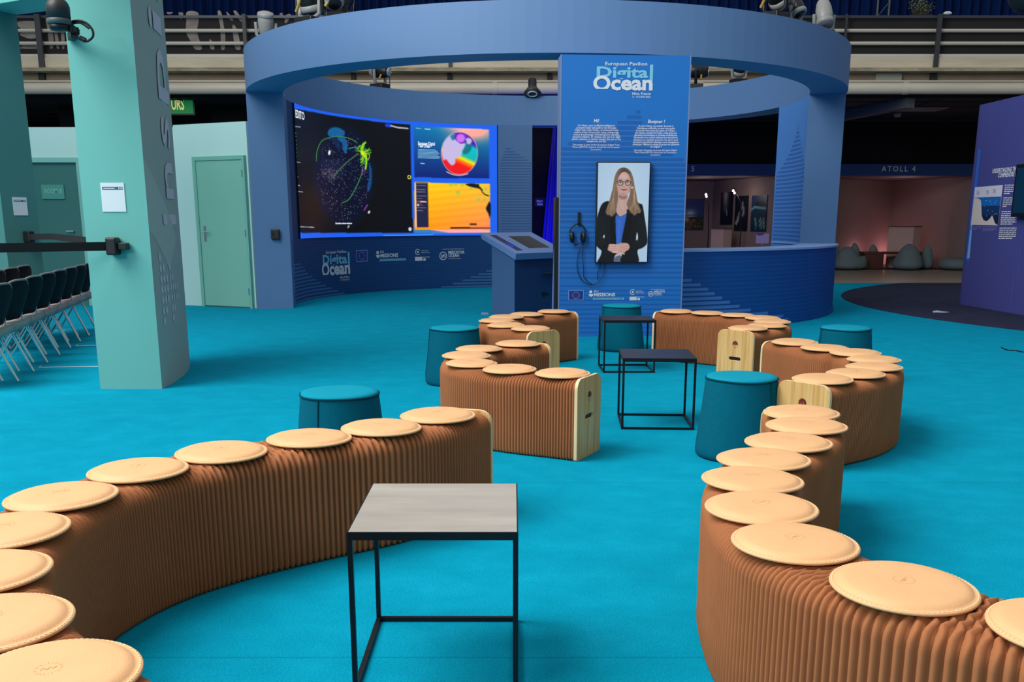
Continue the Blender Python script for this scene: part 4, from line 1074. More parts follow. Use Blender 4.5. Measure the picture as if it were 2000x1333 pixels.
for k in range(420):
    a = rs.rand() * 2 * PI; r_ = rs.rand() ** .5
    x, y = 671 + 51 * r_ * math.cos(a), 344 + 88 * r_ * math.sin(a)
    c_ = [(150, 110, 110), (120, 140, 190), (190, 190, 170), (60, 90, 160)][rs.randint(4)]
    pc.ell(x, y, .55, .7, c_, .75, blur=.5)
for k in range(90):
    x, y = 643 + rs.randn() * 9, 340 + rs.randn() * 9; pc.ell(x, y, .8, .9, (150, 120, 120), .6, blur=.5)
pc.line(smooth(c8((258, 600), (262, 520), (300, 430), (370, 395), (450, 386), (540, 400), (610, 440)), 4, False), .9, (70, 150, 60), .9)
pc.line(smooth(c8((400, 742), (460, 670), (540, 595), (622, 535)), 4, False), 1.5, (70, 110, 70), .9)
pc.line(smooth(c8((478, 962), (540, 930), (600, 830), (640, 740), (662, 670)), 4, False), .9, (70, 160, 80), .9)
pc.line(smooth(c8((660, 640), (682, 680), (660, 712), (650, 690), (662, 650)), 4, False), .8, (150, 60, 190), .8)
pc.line(c8((672, 1025), (700, 980)), 1.4, (150, 60, 180), .9); pc.line(c8((540, 490), (580, 480), (615, 486)), 1, (50, 180, 150), .9)
for k in range(44):
    a = rs.uniform(-2.6, 1.7); L = rs.uniform(60, 125) * (1 if abs(a) < 1.5 else .7)
    s_ = (655, 525); m_ = (s_[0] + L * .5 * math.cos(a) + rs.randn() * 12, s_[1] + L * .6 * math.sin(a) + rs.randn() * 10); e_ = (s_[0] + L * .62 * math.cos(a + .3), s_[1] + L * math.sin(a + .2))
    pc.line(smooth(c8(s_, m_, e_), 4, False), .9, [(120, 220, 20), (60, 190, 40), (190, 225, 30), (40, 160, 60)][rs.randint(4)], .85)
pc.line(smooth(c8((650, 520), (690, 570), (688, 640), (684, 665)), 4, False), 2.2, (170, 230, 20), .9)
pc.ell(*c8((655, 530))[0], 3.2, 4.5, (230, 230, 20), .9, blur=.4)
pc.ell(*c8((714, 1042))[0], 2.0, 3.2, (236, 214, 200), .95, rot=.5, blur=.3); pc.ell(*c8((536, 1168))[0], 1.6, 3, (170, 190, 180), .9, rot=.5, blur=.3)
pc.ell(*c8((1063, 738))[0], 3.6, 4.0, (220, 220, 70), 1, blur=.1); pc.ell(*c8((1063, 738))[0], 2.2, 2.5, (10, 10, 14), 1, blur=.1)
pc.ell(*c8((1070, 1190))[0], 3.2, 3.8, (205, 212, 216), 1, blur=.2)
for yy in (355, 385, 420, 455, 490, 525, 560, 690, 760, 1062): pc.line(c8((60 + yy * .035, yy), (66 + yy * .035, yy)), 1.0, (170, 176, 186), .8)
for a, b, yy in ((58, 118, 297), (72, 118, 606), (82, 96, 730), (84, 112, 806), (86, 138, 861), (104, 236, 1168)): pc.line(c8((a, yy), (b, yy + 6)), 1.1, (190, 194, 204), .8)
pc.line(c8((868, 288), (895, 292)), 4.5, (30, 70, 230), .9); pc.line(c8((905, 292), (965, 308), (1050, 316)), 2.0, (200, 204, 212), .85)
pc.line(c8((50, 165), (58, 215)), 2.2, (20, 80, 230), 1)
def c6(*q): return [(795 + x / 5.553, 235 + y / 5.553) for x, y in q]
Q1 = c6((65, 60), (300, 76), (600, 88), (888, 100), (893, 633), (450, 628), (80, 618)); m1 = pc.soft(pc.mask(Q1))
fy = np.clip((Y - 246) / 105, 0, 1); fx_ = np.clip((X - 806) / 148, 0, 1)
c0 = np.stack([10 + 0 * X, 110 - 80 * fy + 40 * fx_ * (1 - fy), 170 - 60 * fy + 10 * fx_], -1)
glow = np.clip(np.exp(-((X - 925) ** 2 / 1500 + (Y - 252) ** 2 / 420)) * 1.5, 0, 1)
c0 = c0 * (1 - glow[..., None]) + np.array((255, 168, 150)) * glow[..., None]
glow = np.clip(np.exp(-((X - 905) ** 2 / 1100 + (Y - 246) ** 2 / 60)) * 1.1, 0, 1); c0 = c0 * (1 - glow[..., None]) + np.array((255, 190, 190)) * glow[..., None]
c0 = c0 + (np.sin(X * 1.1 + Y * 1.7) * 8)[..., None] * (np.exp(-((X - 925) ** 2 / 3500 + (Y - 262) ** 2 / 900)))[..., None]
pc.A = pc.A * (1 - m1[..., None]) + c0 * m1[..., None]
gcx, gcy = 897.3, 299.5
pc.ell(gcx, gcy, 36, 42, (250, 170, 160), 1, blur=.03)
me_ = np.clip((1 + .02 - np.hypot((X - gcx) / 35, (Y - gcy) / 40.8)) / .04, 0, 1)
d_ = (X - gcx) * .35 + (Y - gcy) * 1.0 + 5 * np.sin(X * .35) + 3 * np.sin(X * .8 + Y * .3)
base = np.zeros(X.shape + (3,)); stops = [(-60, (180, 90, 230)), (-30, (60, 30, 170)), (-22, (0, 190, 200)), (0, (10, 180, 180)), (8, (240, 230, 20)), (14, (255, 120, 0)), (22, (240, 20, 20)), (60, (235, 20, 30))]
dd_ = -(X - gcx) * .45 + (Y - gcy)
for k in range(3): base[..., k] = np.interp(dd_, [s_[0] for s_ in stops], [s_[1][k] for s_ in stops])
pc.A = pc.A * (1 - me_[..., None]) + base * me_[..., None]
pc.poly(smooth(c6((380, 330), (395, 250), (440, 190), (500, 150), (560, 180), (620, 250), (650, 290), (600, 320), (590, 380), (560, 400), (525, 420), (520, 470), (480, 490), (440, 450), (415, 430), (390, 430)), 3), (196, 184, 226))
pc.poly(smooth(c6((470, 180), (510, 150), (520, 200), (500, 220)), 3), (10, 130, 160)); pc.poly(smooth(c6((525, 150), (590, 140), (640, 190), (635, 235), (590, 255), (545, 230), (515, 190)), 3), (96, 30, 190)); pc.ell(*c6((582, 195))[0], 8.5, 8.5, (206, 110, 236), 1, blur=.2)
pc.poly(smooth(c6((640, 200), (690, 200), (700, 240), (660, 270)), 3), (190, 180, 222)); pc.poly(smooth(c6((640, 260), (700, 280), (690, 330), (640, 370), (605, 350)), 3), (20, 100, 110), .8)
pc.line(smooth(c6((430, 560), (500, 590), (580, 598), (660, 580)), 3, False), 1.4, (255, 190, 190), .8)
pc.poly(c6((410, 420), (440, 520), (500, 560), (480, 500), (430, 430)), (226, 30, 40), .9)
for k in range(7): pc.line(c6((122, 318 + k * 15), (rs.randint(300, 356), 322 + k * 15)), 1.1, (150, 200, 226), .75)
pc.line(c6((148, 468), (186, 470)), 1.2, (220, 230, 240), .8); pc.line(c6((100, 86), (150, 90)), 1.0, (160, 210, 230), .8); pc.line(c6((195, 94), (248, 98)), 1.4, (200, 220, 240), .8)
Q2 = c6((80, 672), (400, 680), (900, 690), (902, 1220), (500, 1222), (80, 1222)); m2 = pc.soft(pc.mask(Q2))
fy = np.clip((Y - 357) / 97, 0, 1); fx_ = np.clip((X - 835) / 122, 0, 1)
c2 = np.stack([252 + 0 * X, 205 - 60 * fy - 12 * fx_ + 6 * np.sin(Y * .5 + X * .05), 10 + 75 * fx_ * fy + 30 * (1 - fy) * fx_], -1)
c2 = np.where((Y > 449.0)[..., None], np.array((250, 168, 160.)), c2)
pc.A = pc.A * (1 - m2[..., None]) + c2 * m2[..., None]
pc.poly(c6((72, 1188), (250, 1190), (470, 1224), (72, 1224)), (30, 120, 190), .9)
pc.poly(c6((97, 676), (222, 680), (234, 1162), (104, 1160)), (34, 34, 66)); pc.line(c6((88, 690), (98, 1160)), 1.6, (255, 200, 170), .9)
pc.poly(smooth(c6((640, 690), (770, 692), (780, 712), (815, 750), (830, 790), (885, 815), (890, 825), (850, 815), (815, 785), (790, 745), (720, 730), (660, 712)), 3), (10, 22, 26))
pc.poly(smooth(c6((903, 885), (868, 925), (858, 965), (880, 1010), (903, 1060)), 3), (12, 14, 22)); pc.line(smooth(c6((820, 700), (836, 770), (870, 800), (900, 800)), 3, False), 1.5, (190, 220, 60), .7)
for x, y, r_ in ((478, 700, 4), (530, 700, 3), (600, 705, 3.5), (695, 742, 3.2), (552, 785, 4.5), (775, 862, 3.6), (838, 865, 3.2), (856, 752, 3.2)): pc.ell(*c6((x, y))[0], r_, r_ * .9, (120, 196, 110), .55, blur=.5)
pc.poly(c6((472, 1160), (900, 1166), (900, 1176), (472, 1174)), (44, 14, 20)); pc.poly(smooth(c6((685, 1120), (750, 1120), (752, 1140), (685, 1140)), 3), (60, 30, 20), .9)
for y in (685, 710, 752, 778, 822, 850, 880, 900, 920, 950, 980): pc.line(c6((108, y), (150 + (y * 7) % 60, y + 1)), 1.0, (130, 130, 160) if y != 900 else (230, 60, 90), .7)
pc.ell(*c6((120, 922))[0], 1.6, 1.8, (240, 240, 240), 1, blur=.2); pc.line(c6((150, 884), (206, 886)), 1.6, (250, 200, 190), .9)
scr = empty('video_wall', (0, 0, 0), 0, 'large curved blue video wall showing a dark globe and two smaller maps', 'screen')
pic_mesh('screen_face', P, pc.A, attr_mat('led_picture', emis=1.05), scr)
mb = MB(); mb.arc_wall(XC, YC, Rs + .002, RI - .002, t1_, t0_, zs0, zs1, M_black, n=60); mb.build('casing', M_black, scr)
SS = Surf('cyl', cx=XC, cy=YC, R=Rs, t0=PI / 2, sgn=-1, out=-1)
M_ew = mat('screen_text_white', (240, 244, 250), emis=.9)
mb = MB()
SS.text(mb, 'EDITO', 577, 229.5, .12, M_ew, bold=.012, w=SS.uv(594, 225)[0] - SS.uv(577, 225)[0], off=.006)
SS.text(mb, 'EuroSea observations', 655, 438, .03, M_ew, bold=.02, w=SS.uv(687, 438)[0] - SS.uv(655, 438)[0], off=.006)
SS.text(mb, 'European Digital', 816.5, 283, .06, M_ew, bold=.01, w=SS.uv(849, 283)[0] - SS.uv(816.5, 283)[0], off=.006)
SS.text(mb, 'Twin Ocean', 816.5, 287.9, .06, M_ew, bold=.01, w=SS.uv(840, 287)[0] - SS.uv(816.5, 287)[0], off=.006)
mb.build('screen_lettering', M_ew, scr)

# ================================================================== INFORMATION PANEL WITH SCREEN
M_pan = mat('info_panel_blue', (22, 112, 194), .5); M_pdk = mat('panel_stripe_dark', (20, 94, 174), .5); M_plt = mat('panel_stripe_light', (38, 114, 194), .5)
M_edge = mat('panel_edge_trim', (116, 136, 178), .5)
PA, PB = Vector((.53, 11.0, 0)), Vector((1.905, 11.07, 0)); PU = (PB - PA).normalized(); PN = Vector((PU.y, -PU.x, 0)); PW = (PB - PA).length
ip = empty('information_panel', PA, 0, 'tall blue information panel under the front of the ring, with logos and a hung screen', 'panel')
SP = Surf('plane', O=PA, U=PU, N=PN)
mb = MB(); pbox(mb, SP, 0, PW, 0, 3.0, -.30, 0); bw(mb, 'board', M_pan, ip)
mb = MB(); pbox(mb, SP, -.012, 0, 0, 3.0, -.3, .004); pbox(mb, SP, PW, PW + .012, 0, 3.0, -.3, .004); bw(mb, 'edge_trim', M_edge, ip)
# printed mountain of stripes
mb = MB()
ml = [SP.uv(x, y) for x, y in ((1250, 216), (1228, 230), (1205, 243), (1205, 244), (1150, 262), (1105, 286), (1098, 288))]
mrr = [SP.uv(x, y) for x, y in ((1250, 216), (1254, 244), (1262, 268), (1285, 290), (1330, 313), (1345, 320))]
z = ml[0][1] - .03; k = 0
while z > .62:
    l = prof(ml, z); r_ = prof(mrr, z)
    if z < ml[-1][1]: l = 0
    if z < mrr[-1][1]: r_ = PW
    th = .034 if z > 1.2 else .022
    SP.strip(mb, max(0, l), min(PW, r_), z, z + th, M_pdk, off=.001)
    if z < 2.3: SP.strip(mb, max(0, l), min(PW, r_), z + th, z + th + .010, M_plt, off=.001)
    z -= .055
for k in range(11): SP.strip(mb, 0, PW, .04 + .052 * k, .04 + .052 * k + .014, M_pdk, off=.001)
bw(mb, 'printed_waves', M_pdk, ip)
mb = MB()
logo_digital(SP, mb, 1160, 1276, 121, 177)
logo_flag(SP, mb, 1110, 567, 1140, 587); logo_missions(SP, mb, 1150, 1219, 567, 586); logo_pair(SP, mb, 1230, 1258, 565, 587); logo_merc(SP, mb, 1266, 1299, 565, 580)
bw(mb, 'printed_logos', M_logo_w, ip)
mb = MB()
SP.text(mb, 'Hi!', 1165, 239, .034, M_white, 'C', .02, off=.004, shear=.15); SP.text(mb, 'Bonjour !', 1282, 240.5, .034, M_white, 'C', .02, off=.004, shear=.15)
E_ = ["I'm Navy, your artificial-intelligence", "powered avatar and guide to the European", "Digital Twin of the Ocean - an advanced virtual", "replica of the Ocean built using cutting-edge", "science & technology. Wondering how scientists,", "decision-makers, or citizens can use it to fight", "plastic pollution or climate change? Just put on the", "headphones and ask."]
W_ = [72, 78, 84, 87, 90, 93, 95, 38]
for i, (t, wd) in enumerate(zip(E_, W_)):
    y = 247 + i * 4.45; SP.text(mb, t, 1165, y, .019, M_white, 'C', .012, w=SP.uv(1165 + wd, y)[0] - SP.uv(1165, y)[0], off=.004)
for i, (t, wd) in enumerate((("This avatar is part of the European Digital Twin", 92), ("Ocean (EDITO) initiative, funded by the European", 92), ("Commission.", 22))):
    y = 284.5 + i * 4.6; SP.text(mb, t, 1164, y, .017, M_white, 'C', .004, w=SP.uv(1164 + wd, y)[0] - SP.uv(1164, y)[0], off=.004, shear=.2)
F_ = ["Je suis Navy, un avatar boosté à", "l'intelligence artificielle, et serai votre guide", "du Jumeau Numérique Européen de l'Océan -", "une réplique virtuelle de l'océan, créée grâce aux", "dernières technologies et données scientifiques.", "Demandez-vous quand réalisent les chercheurs,", "décideurs ou citoyens peuvent s'en servir pour", "combattre la pollution plastique ou le changement", "climatique ? Mettez le casque et posez vos questions", "en anglais !"]
W_ = [68, 74, 78, 82, 84, 86, 88, 90, 91, 22]
for i, (t, wd) in enumerate(zip(F_, W_)):
    y = 248 + i * 4.5; SP.text(mb, t, 1281, y, .019, M_white, 'C', .012, w=SP.uv(1281 + wd, y)[0] - SP.uv(1281, y)[0], off=.004)
for i, (t, wd) in enumerate((("Cet avatar fait partie du projet European Digital", 84), ("Twin Ocean (EDITO), financé par la Commission", 82), ("européenne.", 20))):
    y = 295 + i * 4.6; SP.text(mb, t, 1280, y, .017, M_white, 'C', .004, w=SP.uv(1280 + wd, y)[0] - SP.uv(1280, y)[0], off=.004, shear=.2)
bw(mb, 'printed_text', M_white, ip)
# side flap with fabric-like edge
q = [at(x, y, 11.16) for x, y in ((1086, 392), (1089, 384), (1093, 386), (1092, 470), (1091, 560), (1090, 640), (1077, 640), (1079, 560), (1082, 480))]
q[5].z = q[6].z = .02
mb = MB(); n = len(q); mb.add(q + [p + Vector((0, .03, 0)) for p in q], [tuple(range(n)), tuple(range(2 * n - 1, n - 1, -1))] + [(i, (i + 1) % n, n + (i + 1) % n, n + i) for i in range(n)])
bw(mb, 'side_flap', mat('flap_pale_blue', (112, 138, 204), .6), ip)
mb = MB(); pbox(mb, SP, -.05, -.014, .02, at(1094, 386, 11.1).z, -.28, -.04); bw(mb, 'dark_gap', M_black, ip)

# hung screen
ST = Surf('plane', O=PA + PN * .07, U=PU, N=PN)
uA, uB = ST.uv(1162.5, 400)[0] + .012, ST.uv(1269, 400)[0]; vB_, vT_ = ST.uv(1215, 514)[1], ST.uv(1215, 316)[1]
tvb = ST.P((uA + uB) / 2, vB_, 0)
tv = empty('portrait_screen', tvb, 0, 'upright black-framed screen on the blue panel showing a woman in a dark blazer', 'screen')
mb = MB(); pbox(mb, ST, uA, uB, vB_, vT_, -.065, 0); bw(mb, 'casing', M_black, tv, bevel=.006)
bz_ = .013; nx, ny = 150, 270
Ug, Vg = np.meshgrid(np.linspace(0, 1, nx), np.linspace(1, 0, ny))
# drawing coordinates: a 680 x 1240 sheet
X, Y = Ug * 660, (1 - Vg) * 1240
pc = Pic(X, Y)
def q_(pts):     # drawn in skewed sheet coordinates, squared up here
    out = []
    for x, y in pts:
        xl = 110 - 35 * (y - 40) / 1240; xr = 770 - 50 * (y - 40) / 1240
        out.append(((x - xl) / (xr - xl) * 660, y - 40))
    return out
pc.put(np.ones(X.shape), (176, 208, 236)); pc.put(np.clip(np.exp(-((X - 330) ** 2 / 90000 + (Y - 500) ** 2 / 300000)), 0, 1), (206, 230, 246), .7)
def shp(pts, c, a=1, n=5): pc.poly(smooth(q_(pts), n), c, a)
def lin_(pts, w_, c, a=1): pc.line(smooth(q_(pts), 5, False), w_, c, a)
def el_(x, y, rx, ry, c, a=1, rot=0, blur=.12): (X_, Y_), = q_([(x, y)]); pc.ell(X_, Y_, rx, ry, c, a, rot, blur)
# trousers, blazer body
shp([(285, 1280), (300, 1235), (350, 1200), (392, 1205), (396, 1282)], (92, 106, 126))
BODY = [(235, 512), (158, 545), (112, 640), (86, 745), (60, 900), (58, 1040), (100, 1100), (140, 1140), (130, 1200), (96, 1295), (300, 1295), (292, 1260), (330, 1180), (400, 1180), (392, 1290), (608, 1292), (600, 1140), (670, 1100), (725, 1040), (722, 900), (700, 740), (672, 570), (640, 545), (560, 520), (440, 560), (330, 560)]
shp(BODY, (16, 20, 26)); 
shp([(92, 760), (150, 700), (215, 830), (205, 1010), (120, 1080), (64, 1020), (62, 900)], (20, 26, 32), .9); shp([(620, 720), (690, 760), (716, 920), (700, 1030), (610, 1090), (560, 1010), (600, 840)], (20, 25, 31), .9)
el_(174, 958, 9, 22, (196, 216, 232), .95, rot=.1); shp([(598, 908), (608, 940), (604, 1000), (590, 1005), (584, 990), (592, 930)], (212, 228, 240))
lin_([(222, 660), (240, 800), (248, 1040)], 3, (44, 50, 58), .7); lin_([(560, 660), (520, 800), (500, 1030)], 3, (42, 48, 56), .7); lin_([(118, 900), (150, 1010), (210, 1080)], 3, (40, 46, 54), .7); lin_([(700, 880), (650, 990), (560, 1060)], 3, (40, 46, 54), .7)
# neck, chest
shp([(370, 420), (480, 420), (492, 560), (480, 640), (440, 690), (385, 706), (340, 660), (322, 560)], (198, 166, 158)); shp([(372, 440), (470, 440), (455, 486), (400, 492), (376, 470)], (146, 104, 98), .8)
lin_([(352, 590), (392, 612), (410, 660)], 5, (180, 144, 136), .6); el_(408, 548, 26, 60, (208, 180, 172), .5, blur=.6)
# blue top
shp([(330, 690), (385, 706), (462, 672), (450, 760), (425, 880), (402, 985), (392, 1056), (330, 1056), (326, 860)], (50, 104, 204)); lin_([(380, 740), (366, 880), (350, 1040)], 10, (74, 126, 220), .5); lin_([(440, 720), (412, 900)], 7, (34, 82, 176), .6); lin_([(334, 692), (386, 708), (458, 678)], 4, (32, 76, 166), .8)
# lapels
shp([(330, 640), (300, 720), (318, 840), (326, 1050), (262, 1050), (250, 880), (262, 700)], (9, 12, 17), .95, 3); shp([(474, 610), (468, 700), (440, 840), (404, 1040), (480, 1040), (520, 880), (530, 700)], (10, 13, 18), .95, 3)
# hair behind and sides
HAIR = [(440, 98), (400, 104), (362, 130), (330, 180), (308, 260), (296, 340), (280, 400), (262, 460), (240, 530), (212, 600), (200, 650), (216, 682), (250, 690), (270, 708), (300, 690), (332, 640), (344, 560), (360, 470), (360, 300), (400, 190), (470, 190), (520, 300), (500, 460), (470, 540), (486, 600), (520, 650), (568, 692), (600, 668), (640, 660), (650, 630), (628, 570), (604, 500), (592, 420), (574, 340), (560, 250), (540, 180), (500, 124)]
shp(HAIR, (128, 104, 86), 1, 4)
shp([(362, 130), (400, 104), (452, 98), (500, 124), (530, 170), (480, 176), (440, 150), (400, 170), (372, 210), (350, 190)], (70, 56, 50), .75, 4)
rs = np.random.RandomState(11)
for k in range(46):
    s_ = rs.rand(); x0 = 330 - 26 * s_; x1 = 218 + 110 * rs.rand(); lin_([(x0 + 10 * rs.rand(), 250 + 40 * rs.rand()), (318 - 20 * s_, 400), (x1 * .5 + 150, 530), (x1, 600 + 90 * rs.rand())], 2.6, [(176, 148, 118), (198, 172, 142), (98, 78, 64), (150, 122, 98)][rs.randint(4)], .55)
for k in range(46):
    s_ = rs.rand(); x1 = 490 + 150 * rs.rand(); lin_([(532 + 20 * s_, 240 + 40 * rs.rand()), (548 + 22 * s_, 380), (520 + 60 * s_, 520), (x1, 590 + 80 * rs.rand())], 2.6, [(170, 140, 114), (190, 164, 136), (92, 74, 62), (146, 118, 96)][rs.randint(4)], .55)
for k in range(16):
    s_ = k / 15; lin_([(440, 106), (400 - 50 * s_, 128 + 20 * s_), (352 - 40 * s_, 220 + 40 * s_), (326 - 26 * s_, 320)], 2.2, [(150, 124, 100), (112, 90, 74)][k % 2], .6); lin_([(446, 106), (490 + 20 * s_, 140 + 10 * s_), (530 + 14 * s_, 210 + 30 * s_), (552 + 12 * s_, 320)], 2.2, [(146, 120, 98), (106, 86, 72)][k % 2], .6)
# face
shp([(440, 150), (400, 168), (368, 220), (346, 290), (344, 350), (362, 410), (392, 440), (424, 450), (462, 442), (500, 400), (522, 350), (526, 280), (506, 210), (478, 164)], (204, 168, 160), 1, 5)
el_(430, 205, 50, 34, (220, 190, 182), .7, blur=.6); el_(380, 345, 24, 28, (206, 152, 146), .6, blur=.7); el_(490, 345, 24, 28, (204, 150, 146), .6, blur=.7); el_(424, 425, 34, 16, (176, 132, 126), .6, blur=.6)
shp([(350, 300), (346, 360), (366, 412), (384, 430), (364, 380)], (164, 122, 114), .7); shp([(522, 290), (524, 350), (500, 402), (478, 430), (500, 380)], (156, 114, 108), .7)
# brows, eyes, glasses
lin_([(366, 258), (390, 246), (412, 252)], 5, (110, 82, 70), .9); lin_([(456, 256), (480, 248), (506, 258)], 5, (110, 82, 70), .9)
for ex in (392, 482):
    el_(ex, 281, 17, 8.5, (226, 218, 216), 1, blur=.15); el_(ex, 281, 8.5, 8.5, (64, 72, 80), 1, blur=.15); el_(ex, 281, 4, 4, (12, 14, 18), 1); lin_([(ex - 19, 281), (ex - 4, 271), (ex + 18, 278)], 4, (44, 32, 32), .95); lin_([(ex - 16, 288), (ex, 292), (ex + 16, 287)], 2, (150, 108, 102), .7)
for ex in (390, 486):
    t = np.linspace(0, 2 * PI, 25); lin_([(ex + 34 * math.cos(a), 287 + 30 * math.sin(a)) for a in t], 5.5, (38, 36, 44), .95)
lin_([(422, 276), (438, 270), (454, 276)], 5, (38, 36, 44)); lin_([(356, 276), (344, 270)], 5, (38, 36, 44)); lin_([(520, 276), (530, 272)], 5, (38, 36, 44))
# nose, mouth, earring
lin_([(432, 288), (424, 318), (416, 328)], 4, (172, 128, 120), .8); lin_([(416, 330), (434, 336), (452, 330)], 5, (150, 104, 98), .85); el_(436, 322, 9, 9, (222, 190, 182), .7, blur=.5)
shp([(398, 368), (424, 362), (436, 366), (448, 362), (476, 368), (452, 380), (424, 381)], (168, 84, 88)); lin_([(396, 368), (424, 372), (450, 372), (478, 367)], 3, (110, 50, 56), .9); lin_([(392, 364), (398, 368)], 3, (140, 90, 86), .8); lin_([(484, 363), (478, 367)], 3, (140, 90, 86), .8)
el_(538, 344, 10, 14, (226, 212, 196), 1)
# clasped hands
shp([(208, 1108), (222, 1070), (262, 1050), (330, 1056), (392, 1040), (450, 1038), (490, 1056), (502, 1096), (480, 1126), (440, 1150), (400, 1160), (350, 1160), (300, 1160), (252, 1148), (222, 1130)], (200, 158, 148))
for a, b, c_ in (((262, 1072), (320, 1070), (380, 1086)), ((254, 1096), (320, 1096), (384, 1110)), ((258, 1120), (320, 1122), (384, 1132)), ((280, 1146), (330, 1146), (366, 1152))): lin_([a, b, c_], 15, (214, 176, 166), .95); lin_([(a[0], a[1] + 13), (b[0], b[1] + 13), (c_[0], c_[1] + 13)], 3, (140, 92, 88), .85)
for a, b, c_ in (((480, 1070), (430, 1076), (384, 1084)), ((490, 1092), (440, 1102), (372, 1112)), ((480, 1118), (430, 1130), (360, 1136)), ((440, 1146), (400, 1158), (340, 1160))): lin_([a, b, c_], 14, (208, 166, 156), .95); lin_([(a[0], a[1] + 12), (b[0], b[1] + 12), (c_[0], c_[1] + 12)], 3, (146, 98, 92), .85)
lin_([(286, 1156), (320, 1160), (352, 1156)], 13, (218, 180, 170)); lin_([(376, 1168), (410, 1172), (430, 1180)], 12, (216, 178, 166)); lin_([(362, 1176), (336, 1190), (320, 1204)], 12, (214, 174, 162))
shp([(196, 1066), (226, 1052), (232, 1070), (214, 1130), (196, 1120)], (14, 18, 24)); shp([(488, 1040), (520, 1046), (520, 1130), (500, 1120), (504, 1084)], (14, 18, 24))
P = np.zeros(X.shape + (3,))
for k in range(3): P[..., k] = ST.O[k] + PU[k] * (uA + bz_ + (uB - uA - 2 * bz_) * Ug) + PN[k] * .002 - tvb[k]
P[..., 2] += vB_ + bz_ + (vT_ - vB_ - 2 * bz_) * Vg
pic_mesh('screen_face', P, pc.A, attr_mat('tv_picture', emis=.82), tv)
# headphones on their hook
SH = Surf('plane', O=PA + PN * .045, U=PU, N=PN)
def hp_(x, y, off=0): u, v = SH.uv(x, y); return SH.P(u, v, off)
e = empty('headphone_hook', hp_(1131, 428, -.045), 0, 'black hook on the blue panel that holds the headphones', 'hook')
mb = MB(); pbox(mb, SP, SP.uv(1128.2, 428)[0], SP.uv(1133.4, 428)[0], SP.uv(1130, 440)[1], SP.uv(1130, 415)[1], 0, .02); bw(mb, 'plate', M_black, e)
mb = MB(); mb.tube([hp_(1131, 432, -.03), hp_(1131, 437, .02), hp_(1131, 434, .035)], .008); bw(mb, 'prong', M_black, e)
e = empty('headphones', hp_(1128, 478, 0), 0, 'black headphones with a small microphone hanging beside the portrait screen', 'headphones')
mb = MB(); t = np.linspace(-.35, PI + .35, 22); mb.tube([hp_(1128.5 + 15.5 * math.cos(a), 456 - 18 * math.sin(a)) for a in t], .0085); bw(mb, 'headband', M_black, e)
for cx_, s_, nm in ((1117.5, 1, 'l'), (1138.5, -1, 'r')):
    mb = MB(); c = hp_(cx_, 463.5); vs = []
    ax = (PU * s_ + PN * .35).normalized(); bx = ax.cross(Vector((0, 0, 1))).normalized(); M_ = Matrix((bx, Vector((0, 0, 1)), ax)).transposed()
    mb.lathe([(.03, -.022), (.043, -.015), (.046, 0), (.043, .014), (.03, .02)], c, 18, None, True, M_ @ Matrix.Diagonal((.95, 1.35, 1)).to_3x3()); o = bw(mb, 'ear_cup', M_black, e)
    mb = MB(); c2 = hp_(cx_ - s_ * 3.5, 456, .01); mb.bar(c2 - Vector((0, 0, .012)), c2 + Vector((0, 0, .004)), .012); bw(mb, 'hinge', M_chrome, o)
mb = MB(); mb.tube([hp_(1138, 474), hp_(1130, 477, .03), hp_(1121, 478.5, .04)], .004, radii=[.004, .004, .009]); bw(mb, 'microphone', M_black, e)
mb = MB()
mb.tube([hp_(x, y, -.015) for x, y in smooth([(1139, 474), (1138.5, 500), (1140, 530), (1141, 542), (1150, 552), (1160, 556), (1170, 551), (1178, 538), (1181, 522), (1181, 513)], 5, False)], .0042)
mb.tube([hp_(x, y, -.018) for x, y in smooth([(1138, 474), (1131, 492), (1127.5, 515), (1130, 535), (1138, 549), (1150, 555.5), (1163, 556)], 5, False)], .0042)
mb.tube([hp_(x, y, -.018) for x, y in smooth([(1168, 548), (1167.5, 535), (1172, 522), (1173, 513)], 5, False)], .0038)
bw(mb, 'cable', M_black, e)

# ================================================================== LECTERN
C0 = Vector((.035, 13.5, 0)); U_ = Vector((.66, .75, 0)).normalized(); V_ = Vector((-U_.y, U_.x, 0))
le = empty('touch_lectern', C0, 0, 'pale blue lectern with a sloping top and two inset screens, left of the information panel', 'lectern')
def lp(u, v, z): return U_ * u + V_ * v + Vector((0, 0, z))
M_lec = mat('lectern_blue', (122, 152, 208), .55); M_lecb = mat('lectern_body_blue', (66, 104, 152), .6); M_lecf = mat('lectern_front_navy', (28, 62, 112), .55)
mb = MB()
q = [lp(0, 0, 0), lp(1.0, 0, 0), lp(1.0, .42, 0), lp(0, .42, 0), lp(0, 0, .78), lp(1.0, 0, .78), lp(1.0, .42, .96), lp(0, .42, .96)]
mb.add(q, [(3, 2, 1, 0), (4, 5, 6, 7), (2, 3, 7, 6), (3, 0, 4, 7), (1, 2, 6, 5)], M_lecb); mb.add([q[0], q[1], q[5], q[4]], [(0, 1, 2, 3)], M_lecf); mb.build('body', M_lecb, le)
zf, zb = .845, 1.115; vf, vb = -.07, .60
def zt_(v): return zf + (zb - zf) * (v - vf) / (vb - vf)
mb = MB(); T_ = .085
q = [lp(-.05, vf, zf), lp(1.06, vf, zf), lp(1.06, vb, zb), lp(-.05, vb, zb), lp(-.05 + .02, vf + .03, zf - T_), lp(1.06, vf + .03, zf - T_), lp(1.06, vb - .02, zb - T_), lp(-.03, vb - .02, zb - T_)]
mb.add(q, [(0, 1, 2, 3), (7, 6, 5, 4), (0, 4, 5, 1), (2, 6, 7, 3), (3, 7, 4, 0), (1, 5, 6, 2)]); top_ = mb.build('sloping_top', M_lec, le)
